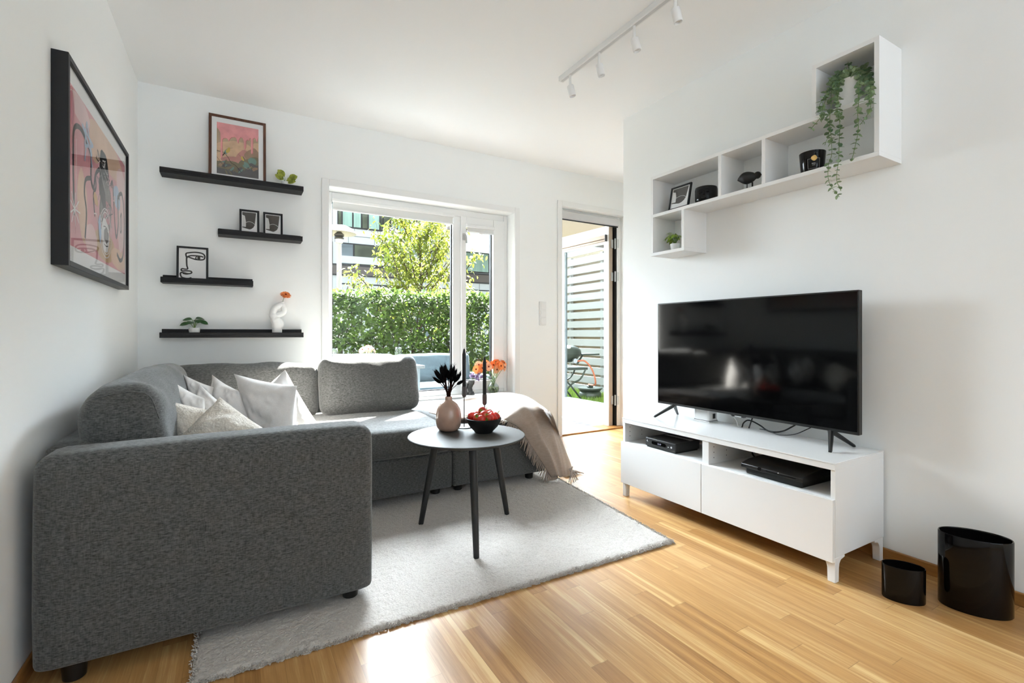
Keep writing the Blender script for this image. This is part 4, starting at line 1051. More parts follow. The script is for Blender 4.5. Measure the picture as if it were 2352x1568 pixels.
# ------------------------------------------------------------------ plants and vase on the ledges
ROUND = (0.0, 0.72, 1.0, 0.98, 0.74, 0.0)
def pot(t, c, r0, r1, h, name='pot', m='white_ceramic'):
    p = MB().lathe([(0.0, 0.0), (r0, 0.0), (r0 + 0.001, 0.002), (r1, h), (r1 - 0.003, h), (r1 - 0.005, h - 0.008), (0.0, h - 0.009)], c, 28).build(name, m, t, smooth=40)
    MB().lathe([(0.0, h - 0.0085), (r1 - 0.006, h - 0.0088)], c, 20).build('soil', 'pot_soil', p)
def leafy(t, base, specs, lm, L, W, shape=ROUND, stem=0.0012, curl=0.2, sm='stem_green', lup=(0, -0.5, 0.85)):
    """specs: list of (end point offset, leaf direction)"""
    for off, d in specs:
        e = base + V(off)
        MB().tube(crom([base, base.lerp(e, .55) + V((0, 0, .35 * abs(off[2]))) * .3, e], 4), stem, 5).build('leaf_stalk', sm, t)
        MB().leaf(e, d, V(lup), L, W, curl, 0, shape).build('leaf', lm, t, smooth=True)
c = V((px(655.7, 415, 3.735).x, 3.735, TRAY1))
t = thing('potted_plant', 'small plant with yellow-edged leaves in a white pot on the topmost ledge', 'plant', c)
pot(t, c, 0.020, 0.026, 0.052)
b = c + V((0, 0, 0.045))
leafy(t, b, [((-.012, -.004, .020), (-.75, -.25, .42)), ((-.006, -.006, .042), (-.85, -.15, .95)), ((.022, -.004, .034), (.85, -.1, .50)), ((.006, -.008, .016), (.9, -.4, .30)), ((.008, -.012, .006), (.85, -.7, .12)), ((-.014, .006, .040), (-.5, .3, .75))], 'rubber_leaf', 0.062, 0.046, lup=(0, -0.95, 0.35))
c = V((px(446.5, 760, 3.735).x, 3.735, TRAY4))
t = thing('potted_plant', 'small dark green round-leaved plant in a white pot on the lowest ledge', 'plant', c)
pot(t, c, 0.026, 0.033, 0.050)
b = c + V((0, 0, 0.042))
leafy(t, b, [((-.024, -.008, .038), (-.95, -.2, -.12)), ((-.012, .0, .062), (-.8, .2, .08)), ((.012, -.012, .062), (.25, -.9, -.25)), ((.024, 0, .052), (.92, -.2, -.22)), ((.006, .01, .068), (.8, .4, .1)), ((-.004, -.014, .046), (-.5, -.8, -.1))], 'pilea_leaf', 0.056, 0.044, stem=0.0018)

c = V((px(636, 760, 3.73).x, 3.73, TRAY4))
def vp(zx, zy): return px(320 + zx / 3.266, 540 + zy / 3.266, 3.73)
t = thing('sculptural_vase', 'white twisted ceramic vase with a loop on the lowest ledge', 'vase', c)
b0 = c
m1 = MB().tube(crom([vp(1033, 735), vp(1034, 700), vp(1033, 668), vp(1018, 630), vp(1003, 595), vp(1012, 555), vp(1042, 530), vp(1068, 518)], 6),
    [0.0315] * 8 + [0.034] * 5 + [0.032] * 6 + [0.0265] * 6 + [0.0225] * 6 + [0.021] * 6 + [0.019] * 6, 22)
m1.tube(crom([vp(1072, 500), vp(1075, 520), vp(1084, 550), vp(1080, 578), vp(1058, 592), vp(1030, 600), vp(1012, 605)], 6), [0.0135] * 5 + [0.0165] * 6 + [0.0195] * 26, 20)
m1.tube(crom([vp(1020, 635), vp(1046, 640), vp(1062, 660), vp(1055, 690)], 6), [0.020] * 19, 18)
m1.build('body', 'white_ceramic', t, smooth=True)
MB().lathe([(0.0, 0.0), (0.0098, 0.0005)], vp(1072, 499), 16).build('mouth', 'pot_soil', t)

def gerbera(t, c, n, R, pm, npet=20, layers=2, seed=0):
    n = V(n).normalized(); a = n.orthogonal().normalized(); b = n.cross(a); r = random.Random(seed)
    m = MB()
    for ly in range(layers):
        for k in range(npet - 4 * ly):
            th = 2 * math.pi * (k + 0.5 * ly) / (npet - 4 * ly) + r.uniform(-.05, .05)
            d = a * math.cos(th) + b * math.sin(th) + n * (0.10 + 0.28 * ly + r.uniform(-.06, .06))
            m.leaf(c + d * R * 0.10 + n * (0.0015 * ly), d, n, R * (0.92 - 0.22 * ly), R * 0.26, 0.18, 0, (0.45, 0.85, 1.0, 0.55))
    m.build('petals', pm, t)
    MB().ell(c + n * R * 0.10, R * 0.20, 10).build('flower_eye', 'flower_eye', t, smooth=True)
fc = vp(1098, 447); t = thing('gerbera', 'single orange gerbera in the white twisted vase', 'flower', vp(1076, 520))
MB().tube(crom([vp(1074, 520), vp(1080, 485), vp(1092, 455)], 5), 0.0016, 6).build('flower_stem', 'stem_green', t, smooth=True)
gerbera(t, fc, (0.15, -0.62, 0.72), 0.036, 'petal_orange', 22)

# ------------------------------------------------------------------ stepped wall shelf on the television wall
SX0 = 2.300; TH = 0.019
ws = thing('wall_shelf', 'white stepped box shelf hanging above the television', 'shelf', (XT, 1.57, 1.49))
def board(name, y0, y1, z0, z1, x0=SX0): MB().box(x0, XT, y0, y1, z0, z1).build(name, 'shelf_white', ws, bevel=0.0008)
zb, zt_, zT, zL = 1.733, 1.974, 2.229, 1.490
Y0, Y1, YT_, YL = 0.950, 2.203, 1.217, 1.942
board('shelf_board', Y0, Y1, zb, zb + TH); board('shelf_board', Y0 + TH, Y1, zt_, zt_ + TH); board('shelf_board', Y0 + TH, YT_, zT - TH, zT); board('shelf_board', YL, Y1, zL, zL + TH)
board('side_panel', Y0, Y0 + TH, zb + TH, zT); board('side_panel', YT_ - TH, YT_, zt_ + TH, zT - TH); board('side_panel', Y1 - TH, Y1, zb + TH, zt_); board('side_panel', YL, YL + TH, zL + TH, zb); board('side_panel', Y1 - TH, Y1, zL + TH, zb)
board('divider', 1.692, 1.711, zb + TH, zt_); board('divider', 1.441, 1.460, zb + TH, zt_)
FLOOR_M, FLOOR_T, FLOOR_B = zb + TH, zt_ + TH, zL + TH

# small black frame leaning in the left compartment
A = pxx(1537, 482, 2.345); B = pxx(1583, 470, 2.345); Tp = pxx(1543.4, 436.4, 2.372)
Wd = abs(A.y - B.y); tl = 0.21
X = basis((2.345, A.y, FLOOR_M + 0.004), V((0.0, -1, 0)), V((math.sin(tl), 0, math.cos(tl))), V((-math.cos(tl), 0, math.sin(tl))))
picture('small black frame with dark abstract print on the white wall shelf', X, Wd, 0.150, 0.010, 0.012, 'black_frame', art_abstract, AM, 'small framed abstract prints')
# black pot with an embossed face
c = V((2.395, pxx(1622, 450, 2.395).y, FLOOR_M))
t = thing('face_pot', 'shiny black flower pot with embossed face on the wall shelf', 'pot', c)
pr = [(0.0, 0.0), (0.050, 0.0), (0.058, 0.006), (0.062, 0.03), (0.063, 0.085), (0.060, 0.098), (0.056, 0.100), (0.054, 0.095), (0.054, 0.06), (0.0, 0.055)]
MB().lathe(pr, c, 36).build('pot', 'black_gloss', t, smooth=50)
def onpot(a, z, r=0.0625): return c + V((r * math.cos(a), r * math.sin(a), z))
fm_ = MB(); a0_ = math.radians(206)
for s_ in (-1, 1):
    fm_.ell(onpot(a0_ + s_ * 0.34, 0.062), (0.010, 0.010, 0.006), 10); fm_.tube([onpot(a0_ + s_ * (0.16 + .09 * i), 0.076 + 0.004 * math.sin(i * 1.0)) for i in range(5)], 0.0028, 6)
fm_.tube([onpot(a0_, 0.072), onpot(a0_, 0.055, .066), onpot(a0_, 0.045, .069)], [0.003, 0.005, 0.007], 8)
fm_.tube([onpot(a0_ + .09 * (i - 2), 0.026 + 0.002 * abs(i - 2), .064) for i in range(5)], 0.004, 6)
fm_.build('face_relief', 'black_gloss', t, smooth=True)
# black wooden bird
bc = pxx(1720, 408, 2.375); t = thing('bird_figurine', 'black wooden bird figurine on thin legs on the wall shelf', 'figurine', (bc.x, bc.y, FLOOR_M))
bd = V((0.42, -0.9, 0)).normalized()
pts = [bc - bd * 0.056 + V((0, 0, -0.006)), bc - bd * 0.046 + V((0, 0, -.003)), bc - bd * 0.024, bc, bc + bd * 0.024 + V((0, 0, .001)), bc + bd * 0.040 + V((0, 0, .001)), bc + bd * 0.046]
MB().tube(crom(pts, 4), [0.001, .004, .007, .010, .013, .018, .023, .027, .030, .0315, .032, .0318, .031, .0295, .0275, .025, .022, .018, .0145, .012, .009, .0065, .004, .002, .0005][:25], 20).build('body', 'black_wood', t, smooth=True)
MB().ell(bc + bd * 0.041 + V((0, 0, .006)), 0.0185, 16).build('head', 'black_wood', t, smooth=True)
hc = bc + bd * 0.041 + V((0, 0, .006)); MB().tube([hc + bd * .014, hc + bd * .030 + V((0, 0, -.003))], [0.005, 0.001], 8).build('beak', 'black_wood', t, smooth=True)
for q in ((-0.014, 0.010), (0.012, 0.012), (0.022, -0.012)):
    f0 = bc + bd * q[0] + V((q[1], 0, -0.024)); MB().tube([f0, V((f0.x + 0.002, f0.y + 0.002, FLOOR_M))], 0.0024, 8).build('leg', 'black_metal', t, smooth=True)
# black scented candle jar
c = V((2.385, pxx(1866, 380, 2.385).y, FLOOR_M)); t = thing('candle_jar', 'black scented candle jar with gold seal and black label on the shelf', 'candle', c)
R0, R1, Hj = 0.046, 0.0555, 0.104
MB().lathe([(0.0, 0.0), (R0, 0.0), (R0 + .001, .002), (R1, Hj), (R1 - .003, Hj), (R1 - .0035, Hj - .02), (0.0, Hj - .022)], c, 40).build('jar', 'black_gloss', t, smooth=40)
def onjar(a, z, e=0.0004): r_ = R0 + (R1 - R0) * z / Hj + e; return c + V((r_ * math.cos(a), r_ * math.sin(a), z))
ac = math.radians(214)
lb = MB(); n_ = 10
for i in range(n_):
    a, b_ = ac - .50 + 1.0 * i / n_, ac - .50 + 1.0 * (i + 1) / n_
    lb.add([onjar(a, .018), onjar(b_, .018), onjar(b_, .066), onjar(a, .066)], [(0, 1, 2, 3)])
lab_ = lb.build('label', 'black_matte', t)
fr_ = MB()
for zz in (.020, .0645): fr_.tube([onjar(ac - .48 + .96 * i / 10, zz, .0006) for i in range(11)], .0004, 4)
for aa in (ac - .48, ac + .48): fr_.tube([onjar(aa, .020, .0006), onjar(aa, .0645, .0006)], .0004, 4)
# small two-line print
for (zz, w_, s_) in ((.040, .30, 1.0), (.0335, .22, .6)):
    k = int(w_ * 44)
    for i in range(k):
        if i in (k // 2,): continue
        a = ac - w_ / 2 + w_ * i / k
        fr_.add([onjar(a, zz, .0008), onjar(a + w_ / k * .7, zz, .0008), onjar(a + w_ / k * .7, zz + .0042 * s_, .0008), onjar(a, zz + .0042 * s_, .0008)], [(0, 1, 2, 3)])
fr_.build('printed_lines', 'paper_grey', lab_)
o_ = onjar(ac + .02, .066, .001); en = V((math.cos(ac), math.sin(ac), 0))
MB().prism([(0.0125 * (1 + .06 * math.sin(5 * i)) * math.cos(i * .35), 0.0125 * (1 + .06 * math.sin(5 * i)) * math.sin(i * .35)) for i in range(18)], 0.0022, basis(o_, V((-en.y, en.x, 0)), V((0, 0, 1)), en)).build('seal', 'gold_seal', t, bevel=0.0006)
# small variegated plant in the lower cube
c = V((2.385, pxx(1551, 570, 2.385).y, FLOOR_B)); t = thing('potted_plant', 'small light green plant in a white pot in the lowest shelf cube', 'plant', c)
pot(t, c, 0.024, 0.031, 0.048)
r = random.Random(8); sp_ = []
for i in range(22):
    a = r.uniform(0, 6.28); ro = r.uniform(.008, .040); hh = .078 - ro * .9 + r.uniform(-.006, .012)
    sp_.append(((ro * math.cos(a), ro * math.sin(a), hh), (math.cos(a), math.sin(a), r.uniform(-.7, .35))))
leafy(t, c + V((0, 0, .042)), sp_, 'pothos_leaf', 0.040, 0.022, (0.0, 0.75, 1.0, 0.72, 0.0), 0.0011, 0.45)

# ------------------------------------------------------------------ trailing plant in the top cube
pc = V((2.375, pxx(1957, 200, 2.375).y, FLOOR_T))
t = thing('trailing_plant', 'trailing round-leaved eucalyptus plant in a white pot in the top cube', 'plant', pc)
pot(t, pc, 0.045, 0.056, 0.125)
def vine(pts, dens=0.019, Ls=0.021, seed=0):
    r = random.Random(seed); P = crom(pts, 8); m = MB(); m.tube(P, 0.0011, 4, 1)
    acc = 0.0; side = 0
    tot = sum((P[i + 1] - P[i]).length for i in range(len(P) - 1)); run = 0
    for i in range(len(P) - 1):
        d = P[i + 1] - P[i]; acc += d.length; run += d.length
        if acc >= dens * (1.15 - 0.35 * run / tot):
            acc = 0; side += 1; dn = d.normalized()
            ph = side * 1.6 + r.uniform(-.5, .5)
            a = dn.orthogonal().normalized(); b2 = dn.cross(a)
            for s_ in (0, math.pi):
                o_ = a * math.cos(ph + s_) + b2 * math.sin(ph + s_)
                if P[i].x + o_.x * .03 > 2.49: continue
                L = Ls * r.uniform(.75, 1.15) * (1.1 - 0.45 * run / tot)
                m.leaf(P[i], o_ + dn * r.uniform(-.1, .5) + V((0, 0, r.uniform(-.3, .2))), -dn + V((r.uniform(-.4, .4), r.uniform(-.4, .4), .4)), L, L * 1.0, r.uniform(.0, .35), 0, (0.25, .85, 1.0, .8, 0.25))
    m.build('vine', ['eucalyptus', 'stem_green'], t)
top = pc + V((0, 0, 0.122))
def Zp(zx, zy, x): return pxx(1750 + zx / 4.02, 80 + zy / 4.02, x)
vines = [
    [(860, 350, 2.35), (905, 420, 2.30), (890, 520, 2.275), (895, 600, 2.27), (885, 720, 2.27), (890, 860, 2.272), (872, 980, 2.275), (828, 1165, 2.275)],
    [(930, 330, 2.36), (985, 400, 2.32), (1000, 480, 2.285), (1010, 560, 2.27), (1000, 680, 2.27), (960, 760, 2.272), (905, 830, 2.275)],
    [(900, 320, 2.37), (960, 380, 2.34), (1005, 450, 2.31), (985, 540, 2.285), (1000, 640, 2.27)],
    [(800, 360, 2.35), (720, 440, 2.30), (690, 520, 2.28), (705, 620, 2.272), (700, 700, 2.27), (720, 830, 2.27), (712, 1000, 2.272), (708, 1150, 2.272), (690, 1330, 2.272), (730, 1440, 2.272)],
    [(790, 380, 2.35), (690, 430, 2.30), (645, 520, 2.28), (640, 650, 2.27), (625, 790, 2.27), (640, 960, 2.27), (645, 1100, 2.27), (615, 1200, 2.27), (620, 1360, 2.27), (715, 1495, 2.27)],
    [(780, 370, 2.36), (680, 400, 2.32), (610, 520, 2.28), (560, 600, 2.27), (530, 680, 2.27), (600, 790, 2.268), (620, 900, 2.268), (580, 1020, 2.268)],
    [(770, 360, 2.36), (640, 500, 2.29), (570, 650, 2.27), (540, 760, 2.265), (450, 870, 2.26)],
    [(800, 360, 2.36), (740, 340, 2.35), (680, 370, 2.33), (610, 440, 2.30)],
    [(830, 360, 2.38), (800, 300, 2.37), (795, 240, 2.37)],
    [(850, 380, 2.36), (830, 330, 2.34), (850, 300, 2.33), (880, 330, 2.32)],
    [(890, 380, 2.38), (930, 320, 2.37), (960, 310, 2.36), (1000, 380, 2.35), (1020, 440, 2.345)],
    [(740, 400, 2.33), (710, 470, 2.29), (700, 560, 2.275), (690, 700, 2.268), (740, 740, 2.268), (690, 800, 2.27)],
    [(830, 390, 2.34), (780, 360, 2.33), (860, 340, 2.32), (930, 380, 2.315), (950, 450, 2.31)],
]
for i, vv in enumerate(vines):
    vine([top + V((0, 0, -.01)) + V((r.uniform(-.02, .02), r.uniform(-.02, .02), 0))] + [Zp(*q) for q in vv], 0.0150 if i in (2, 9, 10, 12) else 0.0185, 0.026, i)
# ------------------------------------------------------------------ television bench
def bench():
    t = thing('tv_bench', 'white television bench with two drawers and open compartments', 'tv bench', (2.27, 1.615, 0))
    x0, x1, y0, y1 = 2.080, 2.485, 1.010, 2.220
    L = 'white_foil'
    MB().box(x0 - 0.004, x1, y0, y1, 0.450, 0.474).build('top_panel', L, t, bevel=0.001)
    MB().box(x0 - 0.006, x1, y0 - 0.001, y1 + 0.001, 0.4745, 0.480).build('glass_top', 'white_gloss', t, bevel=0.001)
    MB().box(x0, x1, y0, y0 + 0.018, 0.100, 0.450).build('side_panel', L, t, bevel=0.001)
    MB().box(x0, x1, y1 - 0.018, y1, 0.100, 0.450).build('side_panel', L, t, bevel=0.001)
    MB().box(x0, x1 - 0.02, 1.602, 1.640, 0.100, 0.450).build('divider', L, t, bevel=0.001)
    MB().box(x0, x1 - 0.02, y0 + 0.018, 1.602, 0.318, 0.334).box(x0, x1 - 0.02, 1.640, y1 - 0.018, 0.318, 0.334).build('shelf_board', L, t, bevel=0.001)
    MB().box(x0, x1 - 0.01, y0 + 0.018, y1 - 0.018, 0.100, 0.116).build('bottom_panel', L, t)
    MB().box(x1 - 0.012, x1 - 0.006, y0 + 0.018, y1 - 0.018, 0.116, 0.450).build('back_panel', L, t)
    for (a, b) in ((1.635, y1 + 0.001), (y0 + 0.001, 1.632)):
        d = MB().box(2.062, 2.079, a, b, 0.083, 0.334).build('drawer_front', 'white_lacquer', t, bevel=0.0012)
    hl = MB()
    for (ya, s) in ((y1 - 0.018, -1), (1.602, -1)):
        for xx in (2.12, 2.22):
            for zz in (0.365, 0.392, 0.42): hl.lathe([(0.0, 0.0), (0.0028, 0.0)], (0, 0, 0), 8, X=basis((xx, ya - 0.0004, zz), V((1, 0, 0)), V((0, 0, 1)), V((0, -1, 0))))
    hl.build('shelf_pin_hole', 'dark_grey_plastic', t)
    # legs: square post with curved brackets along both edges
    def leg(cx, cy, dx, dy):
        pr = [(0, 0), (0.028, 0), (0.030, 0.055), (0.034, 0.072), (0.045, 0.085), (0.075, 0.091), (0.075, 0.099), (0, 0.099)]
        m = MB()
        m.prism(pr, 0.028, basis((cx, cy, 0), V((dx, 0, 0)), V((0, 0, 1)), V((0, dy, 0))))
        m.prism([(a + .0007, b + .0004 * (b > 0)) for a, b in pr], 0.0272, basis((cx + dx * .0006, cy + dy * .0003, 0.0002), V((0, dy, 0)), V((0, 0, 1)), V((dx, 0, 0))))
        m.build('leg', 'white_plastic', t, bevel=0.0015)
    leg(x0 - 0.002, y0, 1, 1); leg(x0 - 0.002, y1, 1, -1); leg(x1 - 0.006, y0, -1, 1); leg(x1 - 0.006, y1, -1, -1)
bench()

# ------------------------------------------------------------------ television
def television():
    y0, y1, z0, z1, x = 1.040, 2.178, 0.557, 1.188, 2.335
    t = thing('television', 'large black flat screen television on the white bench', 'television', (x + .03, (y0 + y1) / 2, 0.48))
    MB().box(x, x + 0.030, y0, y1, z0, z1).build('housing', 'black_plastic', t, bevel=0.003)
    MB().box(x + 0.030, x + 0.062, y0 + 0.10, y1 - 0.10, z0 + 0.03, z1 - 0.25).build('back_cover', 'black_plastic', t, bevel=0.008)
    MB().box(x - 0.0008, x + 0.0005, y0 + 0.007, y1 - 0.007, z0 + 0.014, z1 - 0.007).build('screen_panel', 'screen', t)
    ym = pxx(1695, 955, x).y
    e = MB().prism([(-0.045, 0.0), (-0.035, -0.008), (0.035, -0.008), (0.045, 0.0)], 0.012, basis((x + 0.012, ym, z0 + 0.001), V((0, -1, 0)), V((0, 0, 1)), V((-1, 0, 0)))).build('logo_tab', 'black_plastic', t)
    MB().box(x - 0.0014, x + 0.0002, ym - 0.019, ym + 0.019, z0 - 0.0052, z0 - 0.0012).build('logo', 'light_grey_mark', e)
    for yl, ut in ((1.115, 1909), (2.125, 1549)):
        top = V((x + 0.016, pxx(ut, 960, x + 0.016).y, z0 + 0.004))
        m = MB()
        for fx in (-0.085, 0.125):
            e_ = V((x + fx, yl + (-0.0 if fx < 0 else 0.0), 0.481))
            mid = top.lerp(e_, .15) + V((0, 0, -0.004))
            m.tube([top, mid, e_ + V((0.004 if fx < 0 else -0.004, 0, 0.004)), e_], [0.014, 0.0115, 0.0075, 0.0065], 8)
        m.build('stand_foot', 'black_plastic', t, smooth=40)
television()

# white ribbed router behind the television
c = V((2.425, 1.888, 0.480)); t = thing('router', 'white ribbed box shaped router under the television on the bench', 'router', c)
m = MB(); n = 96; hw, hd, rr = 0.056, 0.040, 0.018
ring = []
for i in range(n):
    a = 2 * math.pi * i / n; x, y = math.cos(a), math.sin(a)
    k = 1 / max((abs(x) ** 6 + abs(y) ** 6) ** (1 / 6), 1e-6); f_ = 0.985 if i % 2 else 1.0
    ring.append((x * k * hd * f_, y * k * hw * f_))
vs = [(c.x + p[0], c.y + p[1], c.z + z) for z in (0.010, 0.110) for p in ring]
m.add(vs, [(i, (i + 1) % n, n + (i + 1) % n, n + i) for i in range(n)] + [tuple(range(n, 2 * n))])
m.build('ribbed_body', 'white_plastic', t)
MB().box(c.x - hd - .001, c.x + hd + .001, c.y - hw - .001, c.y + hw + .001, c.z, c.z + 0.006).build('base', 'white_plastic', t, bevel=0.012, seg=4)
MB().box(c.x - hd + .002, c.x + hd - .002, c.y - hw + .002, c.y + hw - .002, c.z + .006, c.z + 0.010).build('base_gap', 'cup_pewter', t, bevel=0.01, seg=3)
MB().box(c.x - .010, c.x + .010, c.y - hw - .003, c.y - hw + .004, c.z + .022, c.z + .050).build('socket', 'dark_grey_plastic', t)

# ------------------------------------------------------------------ set-top box with clock
def settop():
    XX = Matrix.Translation((2.098, 1.940, 0.3345)) @ Matrix.Rotation(0.0, 4, 'Z')
    t = thing('set_top_box', 'black set-top box with a digital clock in the left compartment', 'set-top box', XX @ V((0.1, 0, 0)))
    MB().box(0, 0.200, -0.112, 0.112, 0.007, 0.056, 0, XX).build('case', 'dark_grey_plastic', t, bevel=0.006, seg=3)
    MB().box(0.006, 0.19, -0.104, 0.104, 0.0, 0.007, 0, XX).build('foot_plate', 'black_plastic', t)
    F = XX @ basis((-0.0006, 0.112, 0.007), V((0, -1, 0)), V((0, 0, 1)), V((-1, 0, 0)))
    n = 10; a, b, rr = 0.060, 0.146, 0.0095; zc = 0.026
    pill = [(a + rr * math.cos(math.pi / 2 + math.pi * i / n), zc + rr * math.sin(math.pi / 2 + math.pi * i / n)) for i in range(n + 1)] + [(b + rr * math.cos(-math.pi / 2 + math.pi * i / n), zc + rr * math.sin(-math.pi / 2 + math.pi * i / n)) for i in range(n + 1)]
    d = MB().prism(pill, 0.0012, F).build('display', 'black_gloss', t)
    text_mesh('13:19', 0.0125, F @ Matrix.Translation((0.108, zc - 0.0045, 0.0016)), 'clock', 'clock_digits', d)
    lg = MB()
    for ang in (1.57, 3.4, -0.9): lg.stroke([(0.018, 0.030), (0.018 + 0.0065 * math.cos(ang), 0.030 + 0.0065 * math.sin(ang))], 0.0024, F, 0, 0.0012)
    lg.build('logo', 'paper', t)
    MB().lathe([(0.0, 0.0012), (0.0055, 0.0012), (0.0055, 0.0)], (0.195, 0.024, 0), 18, X=F).build('knob', 'light_grey_mark', t)
    MB().flat([(0.170, 0.021), (0.178, 0.021), (0.178, 0.0235), (0.170, 0.0235)], F, 0, 0.0012).build('indicator', 'paper', t)
    v = MB()
    for i in range(20): v.box(0.135 + 0.002 * (i % 2), 0.165, -0.095 + i * 0.0095, -0.095 + i * 0.0095 + 0.005, 0.0562, 0.0566, 0, XX)
    v.build('vent', 'paper_grey', t)
    tag(MB().tube(crom([XX @ V((0.19, -0.085, .03)), (2.33, 1.74, 0.385), (2.36, 1.70, 0.36), (2.37, 1.685, 0.3385), (2.38, 1.665, 0.3385)], 6), 0.0035, 7).build('power_cable', 'cable_white', smooth=True), 'pale cable looping behind the set-top box', 'cable')
settop()

# ------------------------------------------------------------------ games console
def console():
    XX = Matrix.Translation((2.092, 1.285, 0.3345)) @ Matrix.Rotation(-0.02, 4, 'Z')
    t = thing('game_console', 'black games console with overhanging curved lid in the right compartment', 'game console', XX @ V((0.14, 0, 0)))
    MB().box(0.014, 0.28, -0.132, 0.132, 0.0, 0.030, 0, XX).build('base', 'black_plastic', t, bevel=0.005)
    pr = [(-0.004, 0.031), (-0.004, 0.047), (0.004, 0.052), (0.05, 0.062), (0.14, 0.068), (0.28, 0.070), (0.28, 0.031)]
    MB().prism(pr, 0.29, XX @ basis((0, 0.145, 0), V((1, 0, 0)), V((0, 0, 1)), V((0, -1, 0)))).build('lid', 'black_plastic', t, bevel=0.002)
    MB().box(-0.0048, -0.0035, -0.115, 0.02, 0.039, 0.0425, 0, XX).build('disc_slot', 'black_gloss', t)
    MB().lathe([(0.0, 0.002), (0.008, 0.002), (0.009, 0.0)], (0, 0, 0), 16, X=XX @ basis((-0.004, 0.052, 0.042), V((0, -1, 0)), V((0, 0, 1)), V((-1, 0, 0)))).build('power_button', 'black_gloss', t)
    MB().flat([(0.0, 0.0), (0.006, 0.0), (0.003, 0.005)], XX @ basis((-0.0052, -0.035, 0.044), V((0, -1, 0)), V((0, 0, 1)), V((-1, 0, 0)))).build('indicator', 'paper', t)
    tag(MB().tube(crom([(2.42, 1.585, 0.43), (2.40, 1.578, 0.38), (2.39, 1.555, 0.345), (2.41, 1.50, 0.339), (2.40, 1.44, 0.339)], 6), 0.004, 7).build('power_cable', 'cable_black', smooth=True), 'black cable hanging in the right compartment beside the games console', 'cable')
console()
# cables behind the television
def cable(pts, r, m, label): tag(MB().tube(crom([pxx(*p) for p in pts], 8), r, 7).build('cable', m, smooth=True), label, 'cable')
cable([(1704, 981, 2.42), (1708, 971, 2.43), (1717, 965, 2.435), (1730, 968, 2.44), (1748, 978, 2.44), (1760, 987, 2.42), (1775, 992, 2.40), (1800, 989, 2.41), (1826, 976, 2.40)], 0.0038, 'cable_black', 'thick black cable arching under the middle of the television')
cable([(1728, 960, 2.39), (1720, 983, 2.39)], 0.0034, 'cable_black', 'short straight black cable dropping from the television to the bench')
cable([(1745, 985, 2.43), (1765, 989, 2.41), (1790, 998, 2.385), (1825, 997, 2.385), (1862, 982, 2.39)], 0.0022, 'cable_black', 'thin black cable sagging low across the bench under the television')
cable([(1677, 950, 2.40), (1690, 964, 2.41), (1695, 978, 2.41), (1700, 981, 2.42), (1706, 974, 2.44)], 0.0022, 'cable_white', 'thin white cable beside the router under the television')

# ------------------------------------------------------------------ two oval black bins
def bin_(cx, cy, a, b, h, rot, label):
    t = thing('waste_bin', label, 'bin', (cx, cy, 0))
    pr = [(0.0, 0.0), (0.97, 0.0), (1.0, 0.004), (1.0, h - 0.003), (0.985, h), (0.955, h - 0.001), (0.94, h - 0.006), (0.94, 0.012), (0.0, 0.010)]
    MB().lathe(pr, (cx, cy, 0), 72, 0, a, b, rot).build('body', 'black_gloss', t, smooth=40)
bin_(2.178, 0.822, 0.066, 0.042, 0.128, math.radians(-58), 'small black oval bin standing beside the television bench')
bin_(2.328, 0.664, 0.102, 0.066, 0.268, math.radians(-62), 'large black oval waste bin against the wall near the corner')

